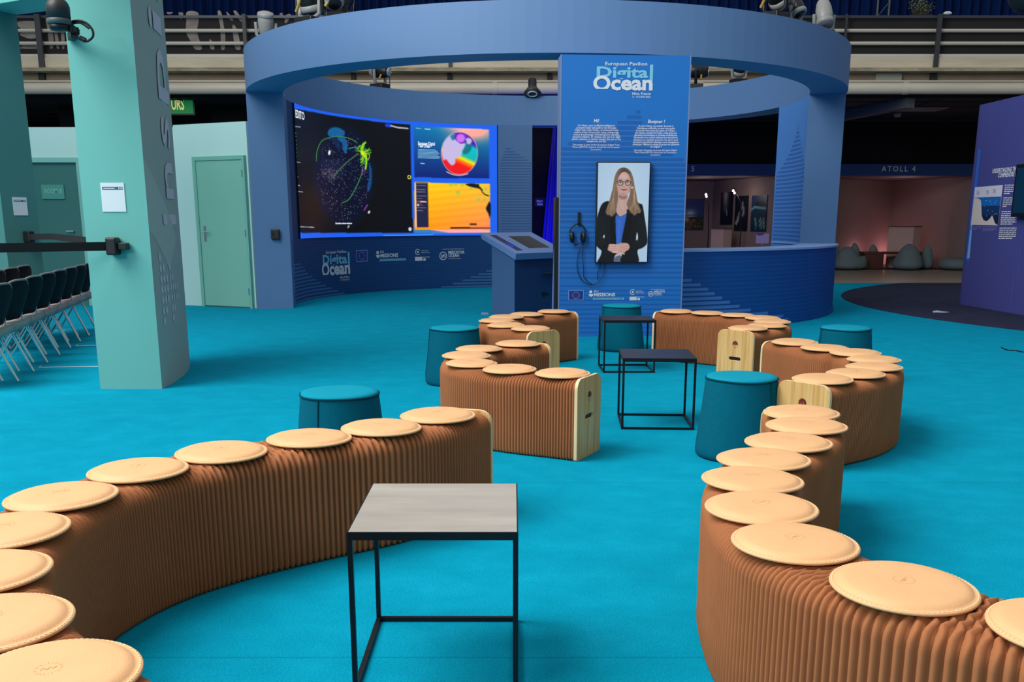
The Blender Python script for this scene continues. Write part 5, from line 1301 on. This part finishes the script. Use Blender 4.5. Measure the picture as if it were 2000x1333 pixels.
def inset(name, ua, ub, va, vb2, mt, par):
    mb = MB(); nrm = Vector((0, 0, 1)); mb.add([lp(u, v, zt_(v) + .002) for u, v in ((ua, va), (ub, va), (ub, vb2), (ua, vb2))] + [lp(u, v, zt_(v) - .004) for u, v in ((ua, va), (ub, va), (ub, vb2), (ua, vb2))], [(0, 1, 2, 3), (7, 6, 5, 4), (0, 4, 5, 1), (1, 5, 6, 2), (2, 6, 7, 3), (3, 7, 4, 0)]); return mb.build(name, mt, par)
sc_ = inset('touch_screen', .40, .86, .08, .47, mat('screen_off', (58, 56, 60), .15, spec=.6), le)
sl = inset('slot', .07, .20, .02, .52, mat('slot_navy', (36, 60, 98), .4), le)
mb = MB(); mb.add([lp(u, v, zt_(v) + .004) for u, v in ((.08, .12), (.14, .12), (.12, .3))], [(0, 1, 2)]); mb.build('lit_icon', mat('slot_glow', (50, 30, 210), emis=.8), sl)
mb = MB(); mb.box(lp(.74, -.06, .56), (.30, .1, .012), None, Matrix((U_, V_, Vector((0, 0, 1)))).transposed()); mb.build('shelf', mat('shelf_steel', (70, 78, 92), .4, metal=.5), le)
mb = MB(); mb.add([lp(u, -.002, z) for u, z in ((.16, .64), (.95, .64), (.95, .74), (.16, .74))], [(0, 1, 2, 3)]); mb.build('vent_panel', mat('lectern_vent_navy', (24, 54, 100), .5), le)
mb = MB(); mb.bar(lp(.62, -.001, .26), lp(.62, -.01, .26), .035, n=14); mb.bar(lp(.7, -.001, .26), lp(.7, -.01, .26), .02, n=14); mb.build('lock', M_black, le)

# ================================================================== PURPLE WALL
M_pur = mat('purple_board', (74, 78, 150), .55); M_purd = mat('purple_print_line', (90, 92, 176), .55)
WAp, WBp = Vector((7.02, 15.32, 0)), Vector((7.17, 9.5, 0)); WUp = (WBp - WAp).normalized(); WNp = Vector((WUp.y, -WUp.x, 0)); WL = (WBp - WAp).length
SW = Surf('plane', O=WAp, U=WUp, N=WNp)
pw = empty('purple_exhibit_wall', WAp, 0, 'tall purple exhibition wall at the right edge with a printed ocean diagram', 'exhibition wall')
mb = MB(); n = 8; arc = [(WAp + Vector((.35 - .35 * math.cos(a), .35 * math.sin(a) * .9, 0))) for a in np.linspace(0, PI / 2, n)]
poly = [(WBp.x, WBp.y), (WAp.x, WAp.y)] + [(p.x, p.y) for p in arc[1:]] + [(WAp.x + .9, WAp.y + .3), (WBp.x + .9, WBp.y)]
mb.prism(poly, 0, 2.97); bw(mb, 'board', M_pur, pw)
mb = MB(); Sx = lambda pts, mt, off=.002: SW.poly(mb, pts, mt, off)
Sx([(1911.5, 290), (1916, 292), (1893, 512), (1886.5, 508)], mat('bright_blue_strip', (50, 110, 214), .5)); Sx([(1897.5, 432), (1900, 432), (1894, 505), (1889, 505)], mat('pale_blue_strip', (132, 190, 240), .5), .003)
for x0, y0, x1, y1 in ((1988, 470, 1971, 612), (1996, 452, 1988, 540), (1978, 560, 1974, 608), (1999, 550, 1994, 600)): Sx([(x0, y0), (x0 + 1, y0), (x1 + 1, y1), (x1, y1)], M_purd)
Sx([(1966, 352), (1984, 350), (1984, 351.2), (1966, 353.2)], M_purd)
bw(mb, 'printed_strips', M_purd, pw)
mb = MB()
M_pst = mat('poster_white', (224, 222, 238), .5); M_sand = mat('poster_sand', (226, 214, 208), .5); M_w1 = mat('poster_water', (20, 110, 196), .5); M_w2 = mat('poster_deep_water', (16, 58, 110), .5); M_w3 = mat('poster_abyss', (14, 36, 66), .5)
Sx([(1905, 366), (1959.5, 361.5), (1949.5, 440.5), (1896.5, 439.5)], M_sand, .004)
Sx([(1905, 366), (1959.5, 361.5), (1956.5, 384.5), (1903, 386.2)], M_pst, .006)
Sx([(1903.5, 386.2), (1956.3, 384), (1954, 402), (1917.5, 402), (1916.5, 391), (1912, 388)], M_w1, .006)
Sx([(1917.4, 402), (1954, 402), (1952, 420), (1918, 420)], M_w2, .006)
Sx([(1918, 420), (1952, 420), (1949.5, 440), (1944, 436), (1940.5, 425), (1938.5, 420.5), (1933, 428), (1927, 432.5), (1921, 429)], M_w3, .007)
for x, y in ((1911, 377), (1930, 376), (1943, 374)):
    for k in range(4): Sx([(x - 2.5, y - 4 + k * 2.2), (x + 3 - k % 2, y - 4.2 + k * 2.2), (x + 3 - k % 2, y - 3.3 + k * 2.2), (x - 2.5, y - 3.1 + k * 2.2)], mat('poster_grey_print', (150, 150, 176), .5), .008)
rs = random.Random(4)
for k in range(16):
    x, y = rs.uniform(1921, 1950), rs.uniform(388, 424); Sx([(x, y), (x + 1.4, y), (x + 1.2, y + 1.3), (x, y + 1.2)], mat('poster_sea_dots', (150, 196, 230), .5), .009)
bw(mb, 'printed_diagram', M_pst, pw)
mb = MB()
w1 = SW.uv(1984, 340)[0] - SW.uv(1938.5, 340)[0]
SW.text(mb, 'UNDERSTANDING THE OCEAN', 1938.5, 338.5, .060, M_white, bold=.03, w=w1 * 1.42, off=.004, shear=.1)
SW.text(mb, "COMPRENDRE L'OCÉAN", 1949.5, 347, .060, M_white, bold=.03, w=w1 * 1.15, off=.004, shear=.1)
def bars(x0, x1, y, n, dy, slope, seed, h=1.9, mt=M_white):
    r_ = random.Random(seed)
    for k in range(n):
        xa = x0 - k * slope; xe = x1 - k * slope - (r_.uniform(4, 12) if k == n - 1 else 0); x = xa; yy = y + k * dy
        while x < xe - 1:
            L = min(xe - x, r_.uniform(3, 8)); SW.poly(mb, [(x, yy), (x + L, yy - L * .04), (x + L - .3, yy + h - L * .04), (x - .3, yy + h)], mt, .004); x += L + .9
bars(1963, 1984, 361, 5, 4.1, .35, 1); bars(1960.5, 1982, 386, 5, 4.1, .4, 2); bars(1957, 1988, 412.5, 7, 4.1, .45, 3); bars(1953, 1986, 445, 6, 4.0, .4, 5)
M_lil = mat('lilac_small_print', (120, 120, 190), .5)
bars(1896, 1918.5, 442.5, 3, 2.6, .2, 6, 1.6, M_lil); bars(1920.5, 1948, 442.5, 4, 2.6, .3, 7, 1.6, M_lil)
bw(mb, 'printed_text', M_white, pw)
ST2 = Surf('plane', O=WAp + WNp * .12, U=WUp, N=WNp)
ua, ub = ST2.uv(1979, 372)[0], ST2.uv(1979, 372)[0] + 1.25; va, vb2 = ST2.uv(1979, 424)[1], ST2.uv(1979, 322)[1]
e = empty('wall_screen', ST2.P(ua, va, 0), 0, 'black-framed screen on the purple wall, cut off by the right edge', 'screen')
mb = MB(); pbox(mb, ST2, ua, ub, va, vb2, -.115, 0); bw(mb, 'casing', M_black, e, bevel=.008)
mb = MB(); pbox(mb, ST2, ua + .05, ub - .05, va + .05, vb2 - .05, 0, .003); bw(mb, 'screen_face', mat('dim_screen', (8, 40, 62), .3, emis=.5), e)

# ================================================================== CONCERTINA BENCHES
BH, BWD, PR = .443, .325, .165
def catmull(P, n=24):
    out = []
    for i in range(len(P) - 1):
        p = [P[max(i - 1, 0)], P[i], P[i + 1], P[min(i + 2, len(P) - 1)]]
        for j in range(n):
            t = j / n; out.append(Vector([.5 * (2 * p[1][d] + (p[2][d] - p[0][d]) * t + (2 * p[0][d] - 5 * p[1][d] + 4 * p[2][d] - p[3][d]) * t * t + (-p[0][d] + 3 * p[1][d] - 3 * p[2][d] + p[3][d]) * t ** 3) for d in (0, 1)] + [0]))
    out.append(Vector((P[-1][0], P[-1][1], 0))); return out
def end_panel_mesh():
    c = bpy.data.curves.new('c', 'CURVE'); c.dimensions = '2D'; c.fill_mode = 'BOTH'; c.extrude = .008; c.bevel_depth = .0015; c.bevel_resolution = 1
    def sp(pts):
        s = c.splines.new('POLY'); s.points.add(len(pts) - 1); s.use_cyclic_u = True
        for i, p in enumerate(pts): s.points[i].co = (p[0], p[1], 0, 1)
    def rr(x0, y0, x1, y1, r, rb=None):
        rb = r if rb is None else rb; o = []
        for cx, cy, a0, q in ((x1 - r, y1 - r, 0, r), (x0 + r, y1 - r, PI / 2, r), (x0 + rb, y0 + rb, PI, rb), (x1 - rb, y0 + rb, 1.5 * PI, rb)):
            for k in range(7): a = a0 + PI / 2 * k / 6; o.append((cx + q * math.cos(a), cy + q * math.sin(a)))
        return o
    h = BWD / 2; sp(rr(-h, .0015, h, BH + .006, .055, .012)); sp(rr(-.055, .213, .055, .243, .0148))
    o = bpy.data.objects.new('c', c); COL.objects.link(o); dg = bpy.context.evaluated_depsgraph_get()
    me = bpy.data.meshes.new_from_object(o.evaluated_get(dg)); bpy.data.objects.remove(o)
    for v in me.vertices: x, y, z = v.co; v.co = (x, z, y)
    me.materials.clear(); me.materials.append(M_wood); me.materials.append(M_woodedge)
    me.flip_normals(); me.update()
    for p in me.polygons: p.material_index = 0 if abs(p.normal.y) > .9 else 1; p.use_smooth = False
    me.name = 'end_panel'; return me
EPM = end_panel_mesh()
M_mark = mat('maroon_mark', (112, 24, 22), .5)
def mark_mesh():
    mb = MB()
    for k in range(11):
        a = rad(-12) + rad(204) * k / 10; c, s_ = math.cos(a), math.sin(a); d = (-s_, c); mb.add([(c * .008 + d[0] * .002, 0, .342 + s_ * .008 + d[1] * .002), (c * .008 - d[0] * .002, 0, .342 + s_ * .008 - d[1] * .002), (c * .023 - d[0] * .0034, 0, .342 + s_ * .023 - d[1] * .0034), (c * .027, 0, .342 + s_ * .027), (c * .023 + d[0] * .0034, 0, .342 + s_ * .023 + d[1] * .0034)], [(0, 1, 2, 3, 4)])
    mb.add([(.006 * math.cos(t), 0, .340 + .01 * math.sin(t)) for t in np.linspace(0, 2 * PI, 13)[:-1]], [tuple(range(12))])
    for k in range(9):
        a = rad(215) + rad(110) * k / 8; c, s_ = math.cos(a), math.sin(a); x, z = .024 * c, .342 + .024 * s_; mb.add([(x - .0013, 0, z - .0018), (x + .0013, 0, z - .0018), (x + .0013, 0, z + .0018), (x - .0013, 0, z + .0018)], [(0, 1, 2, 3)])
    for x in (-.004, .004): mb.add([(x - .0025, 0, .3105), (x + .0025, 0, .3105), (x + .0025, 0, .3145), (x - .0025, 0, .3145)], [(0, 1, 2, 3)])
    me = bpy.data.meshes.new('stamped_mark'); me.from_pydata(mb.v, [], mb.f); me.materials.append(M_mark); return me
MKM = mark_mesh()
_m = MB(); _m.box((0, .0045, .228), (.116, .006, .036)); _o = _m.build('slot_shade_block', M_black); RCM = _o.data; bpy.data.objects.remove(_o)  # black box behind the slot stands in for the shade inside it
def bench(label, pts, pitch, p_end, ext0=.155, ext1=.155, amp=.0085, honey=0.0, panels=(1, 1), tops=14, start=None):
    P = [Vector((x, y, 0)) for x, y in pts]
    a = P[0] + (P[0] - P[1]).normalized() * ext0; b = P[-1] + (P[-1] - P[-2]).normalized() * ext1
    if start: a = Vector((start[0], start[1], 0))
    C_ = catmull([a] + P + [b]) ; L = [0]
    for i in range(1, len(C_)): L.append(L[-1] + (C_[i] - C_[i - 1]).length)
    tot = L[-1]; ctr = sum(P, Vector()) / len(P)
    e = empty('concertina_bench', (ctr.x, ctr.y, 0), 0, label, 'bench', 'concertina paper benches with round seat pads')
    # stations
    st = []; s_ = .009; 
    while s_ < tot - .009:
        f = s_ / tot; pit = np.interp(f, [q[0] for q in p_end], [q[1] for q in p_end]) if p_end else pitch
        st.append((s_, pit)); s_ += pit
    Ls = np.array(L); Cx = np.array([c.x for c in C_]); Cy = np.array([c.y for c in C_])
    def pos(s_):
        x, y = np.interp(s_, Ls, Cx), np.interp(s_, Ls, Cy); h = .03
        x1, y1 = np.interp(min(tot, s_ + h), Ls, Cx), np.interp(min(tot, s_ + h), Ls, Cy); x0, y0 = np.interp(max(0, s_ - h), Ls, Cx), np.interp(max(0, s_ - h), Ls, Cy)
        d = math.hypot(x1 - x0, y1 - y0); return x, y, (x1 - x0) / d, (y1 - y0) / d
    h = BWD / 2 - .002; R_ = .058; rb = .018; pr = []
    for k in range(4): a = -PI / 2 + PI / 2 * k / 3; pr.append((h - rb + rb * math.cos(a), rb + .002 + rb * math.sin(a), math.cos(a), math.sin(a), 0))
    for z in (.14, .27): pr.append((h, z, 1, 0, 0))
    for k in range(7): a = PI / 2 * k / 6; pr.append((h - R_ + R_ * math.cos(a), BH - R_ + R_ * math.sin(a) - .004, math.cos(a), math.sin(a), k / 6 if k < 7 else 1))
    for k in range(1, tops): x = (h - R_) * (1 - 2 * k / tops); pr.append((x, BH - .004, 0, 1, 1))
    left = [(-x, z, -nx_, nz, hh) for x, z, nx_, nz, hh in pr[:13]][::-1]
    pr = pr + left; m_ = len(pr)
    V = []; F = []
    prof4 = ((0, -.25), (.13, .5), (.34, .9), (.5, 1), (.66, .9), (.87, .5))
    rows = 0
    for i, (s0, pit) in enumerate(st):
        for f, o_ in prof4:
            x, y, tx, ty = pos(min(s0 + f * pit, tot - .009)); nx_, ny_ = ty, -tx
            am = amp * min(1.6, pit / .014) * o_ - amp
            for (px_, pz, qx, qz, hh) in pr:
                sl = 0
                if honey and hh > 0: sl = honey * pit * hh * (1 if i % 2 else -1) * math.cos(px_ * 2 * PI / .058) * o_
                w_ = px_ + qx * am
                V.append((x + nx_ * w_ + tx * sl - ctr.x, y + ny_ * w_ + ty * sl - ctr.y, max(.001, pz + qz * am)))
            rows += 1
    for r in range(rows - 1):
        for k in range(m_ - 1):
            a = r * m_ + k; F.append((a, a + 1, a + 1 + m_, a + m_))
        F.append((r * m_ + m_ - 1, r * m_, (r + 1) * m_, (r + 1) * m_ + m_ - 1))
    F.append(tuple(range(m_))[::-1]); F.append(tuple((rows - 1) * m_ + k for k in range(m_)))
    me = bpy.data.meshes.new('bellows'); me.from_pydata(V, [], F); me.materials.append(M_kraft)
    me.polygons.foreach_set('use_smooth', [True] * (len(F) - 2) + [False] * 2); me.update()
    bm = bmesh.new(); bm.from_mesh(me); bmesh.ops.recalc_face_normals(bm, faces=bm.faces); bm.to_mesh(me); bm.free()
    o = bpy.data.objects.new('bellows', me); COL.objects.link(o); o.parent = e
    for w_, s0, sg in ((0, 0, -1), (1, tot, 1)):
        if not panels[w_]: continue
        x, y, tx, ty = pos(s0); o = bpy.data.objects.new('end_panel', EPM); COL.objects.link(o); o.parent = e
        o.location = (x - ctr.x, y - ctr.y, 0); o.rotation_euler = (0, 0, math.atan2(ty * sg, tx * sg) + PI / 2)
        rc = bpy.data.objects.new('slot_shade_block', RCM); COL.objects.link(rc); rc.parent = o
        mk = bpy.data.objects.new('stamped_mark', MKM); COL.objects.link(mk); mk.parent = o; mk.location = (0, -.0104, 0)
    return e
# seat pads
def pad():
    e = empty('seat_pad', (0, 0, 0)); mb = MB()
    mb.lathe([(PR * .96, 0), (PR * .995, .002), (PR, .0055), (PR * .99, .0085), (PR * .955, .0095), (PR * .93, .0085), (PR * .90, .012), (PR * .86, .0175), (PR * .78, .0205), (PR * .5, .0225), (PR * .2, .023)], n=56); mb.build('cover', M_leather, e)
    mb = MB()
    for k in range(88):
        a = 2 * PI * k / 88; r = PR * .962; t = Matrix.Rotation(a, 3, 'Z'); mb.box(t @ Vector((r, 0, .0098)), (.0016, .0066, .0010), None, t)
    mb.build('stitching', M_stitch, e)
    mb = MB()
    for k in range(22):
        a = 2 * PI * k / 22; t = Matrix.Rotation(a, 3, 'Z'); mb.box(t @ Vector((.0235, 0, .0228)), (.006 if k % 2 else .003, .0016, .0008), None, t)
    mb.tube([(-.014, -.002, .0228), (-.008, .006, .0228), (-.003, -.004, .0228), (.003, .005, .0228), (.008, -.003, .0228), (.015, .003, .0228)], .0011, n=4); mb.build('stamped_mark', M_leather_mark, e)
    return e
PAD0 = pad(); PU_ = [False]
rp = random.Random(9)
def put_pads(pts, name, group, ends, sc=1.0, tilt=.012):
    n = len(pts)
    for i, (x, y) in enumerate(pts):
        o = PAD0 if not PU_[0] else copy_tree(PAD0); PU_[0] = True
        o.location = (x, y, BH + .0035); o.scale = (sc, sc, 1); o.rotation_euler = (rp.uniform(-tilt, tilt), rp.uniform(-tilt, tilt), rp.uniform(0, 6.28) if name else 0)
        o.location.z += PR * max(abs(o.rotation_euler[0]), abs(o.rotation_euler[1])) * .3
        w_ = ('first' if i == 0 else 'last' if i == n - 1 else ords[i])
        tag(o, 'round tan leather seat pad, %s from %s on %s' % (w_, ends, name), 'seat pad', group)
BA = [(-.323, 4.159), (-.535, 3.90), (-.79, 3.702), (-1.065, 3.469), (-1.271, 3.206), (-1.385, 2.88), (-1.385, 2.542), (-1.285, 2.215), (-1.10, 1.915), (-.86, 1.665)]
BB = [(.281, 5.356), (-.014, 5.51), (-.24, 5.743), (-.286, 6.084), (-.218, 6.41), (.04, 6.684)]
BC = [(.145, 7.656), (-.051, 7.902), (-.13, 8.273), (-.05, 8.595), (.132, 8.838), (.391, 9.112)]
BD = [(1.536, 9.133), (1.794, 8.955), (2.022, 8.75), (2.181, 8.491), (2.183, 8.183), (2.057, 7.867), (1.857, 7.675)]
BE = [(1.972 - .33, 6.771), (2.084 - .2, 6.453)]
BE = [(1.972, 6.771), (2.084, 6.453), (2.204, 6.217), (2.209, 5.903), (2.098, 5.594), (1.905, 5.343), (1.662, 5.153)]
BF = [(1.276, 4.214), (1.217, 3.936), (1.058, 3.63), (.894, 3.359), (.787, 3.078), (.737, 2.761), (.745, 2.44), (.907, 2.123), (1.165, 1.885)]
bench('long curved brown paper bench at the left front, ten seat pads on it', BA + [(-.6, 1.45)], .017, [(0, .012), (.06, .016), (.14, .024), (.3, .025), (.45, .016), (.6, .012), (1, .018)], amp=.010, honey=.22, panels=(1, 0), tops=22, start=(-.243, 4.335))
bench('curved brown paper bench left of the tables, in the middle row', BB, .014, [(0, .018), (.3, .016), (.5, .012), (.8, .015), (1, .018)])
bench('curved brown paper bench farthest back on the left, near the lectern', BC, .015, None)
bench('curved brown paper bench farthest back on the right, by the round counter', BD, .015, None)
bench('curved brown paper bench at the right, middle row, its wooden end facing the camera', BE, .014, None)
bench('long winding brown paper bench at the right front, running out of the frame', BF + [(1.46, 1.72), (1.8, 1.62)], .017, [(0, .011), (.3, .010), (.45, .012), (.58, .015), (.7, .024), (.8, .032), (1, .034)], amp=.010, honey=.30, panels=(1, 0), tops=22)
put_pads(BA, 'the left front bench', 'seat pads on the left front bench', 'the far end')
put_pads(BB, 'the left middle bench', 'seat pads on the left middle bench', 'the near end', .94)
put_pads(BC, 'the left rear bench', 'seat pads on the left rear bench', 'the near end', .93)
put_pads(BD, 'the right rear bench', 'seat pads on the right rear bench', 'the panel end', .93)
put_pads(BE, 'the right middle bench', 'seat pads on the right middle bench', 'the rear end', .97)
put_pads(BF, 'the right front bench', 'seat pads on the right front bench', 'the far end')

# ================================================================== FELT STOOLS
def pouf(x, y, seam, label, first=[None]):
    if first[0] is None:
        e = empty('felt_stool', (0, 0, 0)); mb = MB(); rt, rbm, Hh = .193, .238, .45
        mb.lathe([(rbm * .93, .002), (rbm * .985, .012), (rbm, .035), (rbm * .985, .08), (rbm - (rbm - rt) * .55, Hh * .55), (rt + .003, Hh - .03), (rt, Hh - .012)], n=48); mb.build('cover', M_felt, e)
        mb = MB(); mb.lathe([(rt * .99, Hh - .02), (rt, Hh - .010), (rt * .97, Hh - .001), (rt * .8, Hh + .004), (rt * .3, Hh + .006)], n=48); mb.build('seat_top', mat('teal_felt_top_lit', (16, 146, 172), 1, bump=.4, bscale=500, spec=.1), e)  # top felt lighter than the sides: overhead light painted into the colour
        mb = MB(); mb.tube([(math.cos(a) * (rt + .002), math.sin(a) * (rt + .002), Hh - .013 + .0018 * math.sin(3 * a)) for a in np.linspace(0, 2 * PI, 49)], .0052, n=6); mb.build('piping', M_felt_d, e)
        mb = MB(); mb.tube([(rbm - .002, 0, .02), (rbm * .99, 0, .08), (rbm - (rbm - rt) * .55 + .001, 0, Hh * .55), (rt + .004, 0, Hh - .02)], .0042, n=6); mb.build('seam', M_felt_d, e)
        mb = MB(); mb.lathe([(rbm * .9, .0), (rbm * .94, .0), (rbm * .94, .012)], n=40); mb.build('base', M_black, e)
        first[0] = e
    else: e = copy_tree(first[0])
    e.location = (x, y, 0); e.rotation_euler = (0, 0, seam); tag(e, label, 'stool', 'teal felt stools')
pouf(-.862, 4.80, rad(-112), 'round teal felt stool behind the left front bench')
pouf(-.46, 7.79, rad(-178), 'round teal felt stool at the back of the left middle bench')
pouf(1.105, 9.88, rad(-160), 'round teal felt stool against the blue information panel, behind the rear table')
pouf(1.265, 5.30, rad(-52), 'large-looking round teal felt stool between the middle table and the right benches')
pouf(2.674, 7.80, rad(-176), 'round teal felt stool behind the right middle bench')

# ================================================================== SIDE TABLES
def table(cx, cy, wd, dp, Hh, rz, mtop, label):
    e = empty('side_table', (cx, cy, 0), rz, label, 'table', 'square-framed metal side tables'); t = .014
    mb = MB(); mb.box((0, 0, Hh - .011), (wd, dp, .022), M_dark); mb.add([(sx * (wd / 2 - .004), sy * (dp / 2 - .004), Hh + .0006) for sx, sy in ((-1, -1), (1, -1), (1, 1), (-1, 1))], [(0, 1, 2, 3)], mtop); mb.build('tabletop', M_dark, e)
    for sx in (-1, 1):
        for sy in (-1, 1):
            mb = MB(); mb.box((sx * (wd / 2 - t / 2), sy * (dp / 2 - t / 2), (Hh - .022) / 2), (t, t, Hh - .0225)); mb.build('leg', M_dark, e)
    for sy in (-1, 1): mb = MB(); mb.box((0, sy * (dp / 2 - t / 2), t / 2 + .001), (wd - 2 * t, t, t)); mb.build('bottom_rail', M_dark, e)
    for sx in (-1, 1): mb = MB(); mb.box((sx * (wd / 2 - t / 2), 0, t / 2 + .001), (t, dp - 2 * t, t)); mb.build('bottom_rail', M_dark, e)
    return e
M_dtop = mat('charcoal_tabletop', (44, 46, 58), .4, metal=.3, var=.2, scale=(3, 12, 3))
table(-.213, 2.735, .46, .50, .466, 0, M_top_sheen, 'side table nearest the camera, its brushed metal top pale with painted reflection')
table(.925, 6.20, .455, .46, .45, rad(-3), M_dtop, 'dark side table in the middle, in front of the rear one')
table(1.005, 8.53, .446, .43, .452, rad(1), M_dtop, 'dark side table farthest back, before the stool at the information panel')

# ================================================================== SPOTLIGHTS ON THE RING
M_shell = mat('pale_lamp_shell', (150, 150, 146), .4); M_lampd = mat('lamp_black', (20, 20, 22), .4); M_yel = mat('yellow_strap', (176, 146, 62), .5)
def theta_for(px, near, R_=4.15, z=3.6):
    best = None
    for k in range(1440):
        t = 2 * PI * k / 1440; s_ = math.sin(t)
        if (s_ < 0) != near: continue
        x, _ = px_of(np.array([XC + R_ * math.cos(t), YC + R_ * s_, z]))
        if best is None or abs(x - px) < best[0]: best = (abs(x - px), t)
    return best[1]
def spot(px, near, label, pale, tilt, yaw, s_=1.0, strap=False, rr=4.15, dx=0, loc=None):
    t = theta_for(px, near, rr); loc = loc or (XC + rr * math.cos(t), YC + rr * math.sin(t), ZT)
    e = empty('stage_spotlight', loc, yaw, label, 'spotlight', 'spotlights on the ring of the round pavilion')
    mb = MB(); mb.box((0, 0, .035 * s_), (.2 * s_, .2 * s_, .07 * s_)); mb.build('base', M_lampd, e, bevel=.012)
    mb = MB()
    for sx in (-1, 1): mb.tube([(sx * .06 * s_, 0, .07 * s_), (sx * .115 * s_, 0, .10 * s_), (sx * .12 * s_, 0, .24 * s_)], .02 * s_, n=8)
    mb.build('yoke', M_shell if pale else M_lampd, e)
    Mt = Matrix.Rotation(tilt, 3, 'X'); c = Vector((0, 0, .24 * s_))
    mb = MB(); mb.lathe([(.05 * s_, -.13 * s_), (.085 * s_, -.11 * s_), (.095 * s_, -.02 * s_), (.09 * s_, .06 * s_), (.075 * s_, .13 * s_), (.06 * s_, .16 * s_)], c, 20, None, True, Mt); hd = mb.build('head', M_shell if pale == 2 else M_lampd, e)
    mb = MB(); mb.lathe([(.058 * s_, .161 * s_), (.05 * s_, .17 * s_)], c, 18, None, True, Mt); mb.build('lens', mat('lens_glass', (200, 206, 214), .1, metal=.6), hd)
    mb = MB(); mb.lathe([(.088 * s_, -.118 * s_), (.1 * s_, -.1 * s_), (.1 * s_, -.07 * s_), (.09 * s_, -.06 * s_)], c, 20, None, True, Mt); mb.build('rear_ring', M_shell, hd)
    if strap:
        mb = MB(); mb.bar((-.10 * s_, -.09, .12 * s_), (.03 * s_, -.11, .31 * s_), .018); mb.build('strap', M_yel, e)
        mb = MB(); mb.tube([(.12 * s_, 0, .02), (.2 * s_, -.02, .1), (.22 * s_, 0, .22 * s_), (.12 * s_, 0, .27 * s_)], .008); mb.build('cable', M_lampd, e)
spot(521, True, 'grey moving spotlight on the left of the ring beam, bending down', 2, rad(200), rad(20), 1.1)
spot(606, True, 'pale spotlight with yellow fittings on the front left of the ring beam', 1, rad(20), rad(-30), 1.35, True)
spot(652, True, 'dark spotlight with yellow fittings beside the pale one on the ring beam', 0, rad(-40), rad(20), 1.15, True)
spot(1512, True, 'dark spotlight with a yellow strap on the front right of the ring beam', 0, rad(50), rad(-50), 1.35, True)
spot(1553, True, 'spotlight with silver fittings just right of the yellow-strapped one', 1, rad(-30), rad(40), .95)
spot(1607, True, 'slim grey spotlight leaning right near the right end of the ring beam', 2, rad(-20), rad(10), 1.15)
spot(743, False, 'black spotlight on the rear left of the ring, seen under the front beam', 1, rad(100), rad(60), 1.35, True)
spot(1358, False, 'black spotlight with a bright lens beside the upper right of the information panel', 0, rad(95), rad(80), 1.35, True)
spot(1443, False, 'black spotlight on the rear right of the ring', 1, rad(30), rad(20), 1.2)
th = theta_for(1040, False, 3.93)
e = empty('bell_spotlight', (XC + 3.95 * math.cos(th), YC + 3.95 * math.sin(th), ZT), 0, 'black bell-shaped spotlight at the centre rear of the ring, left of the information panel', 'spotlight')
Mt = Matrix.Rotation(rad(155), 3, 'X')
mb = MB(); mb.lathe([(.075, -.16), (.08, -.14), (.08, -.02), (.085, 0)], (0, -.14, .14), 20, None, True, Mt); mb.build('housing', M_lampd, e)
mb = MB(); mb.lathe([(.085, 0), (.13, .07), (.17, .13)], (0, -.14, .14), 24, None, True, Mt); mb.build('shade', mat('lamp_shade_grey', (60, 60, 62), .5), e)
mb = MB(); mb.tube([Mt @ Vector((.085 * math.cos(a), .085 * math.sin(a), .14)) + Vector((0, -.14, .14)) for a in np.linspace(0, 2 * PI, 25)], .012, n=6); mb.build('rim_ring', M_white, e)
mb = MB(); mb.bar((0, 0, 0), (0, -.1, .16), .02); mb.build('bracket', M_lampd, e)

# ================================================================== SMALL THINGS
p = at(1848, 23.5, BY); mb = MB(); mb.lathe([(.03, -.03), (.075, -.015), (.08, .005), (.05, .03)], (0, 0, 0), 18, None, True, Matrix.Diagonal((1.1, .8, 1)).to_3x3())
o = mb.build('rail_fitting', M_white); o.location = at(1848, 58 - 2, BY + .1) + Vector((0, 0, 0)); o.location.z = bz(24); tag(o, 'small white oval fitting on the upper balcony rail at the right', 'fitting')
p = gp(1840, 608.5, .004)
mb = MB(); mb.add([gp(x, y, .0055) for x, y in ((1822, 608), (1830, 606.5), (1840, 608.5), (1855, 610), (1842, 611), (1830, 610.5), (1822, 610.5))], [tuple(range(7))])
tag(mb.build('floor_sticker', mat('pale_sticker', (206, 216, 236), .5)), 'small pale sticker lying on the dark round carpet', 'sticker')
mb = MB(); mb.tube([gp(x, y, .006) for x, y in smooth([(1956, 679), (1968, 684), (1984, 685), (2000, 688), (2040, 690)], 5, False)], .006, n=8)
tag(mb.build('floor_cable', M_black), 'black cable lying on the turquoise carpet at the right edge', 'cable')
p = at(2012, -12, 11.5); e = empty('hanging_lamp', p, 0, 'black rounded lamp hanging at the top right corner', 'lamp')
mb = MB(); mb.lathe([(.05, -.2), (.16, -.16), (.22, -.05), (.22, .05), (.15, .16), (.03, .2)], n=28); mb.build('body', M_black, e)
mb = MB(); mb.bar((0, 0, .18), (0, 0, 1.2), .012); mb.build('cord', M_black, e)
p = gp(947, 613.5, .01); mb = MB(); mb.box((p.x, p.y, .014), (.1, .06, .026)); tag(mb.build('floor_socket', mat('pale_blue_plastic', (140, 170, 206), .5)), 'small pale floor socket at the foot of the lectern', 'socket')
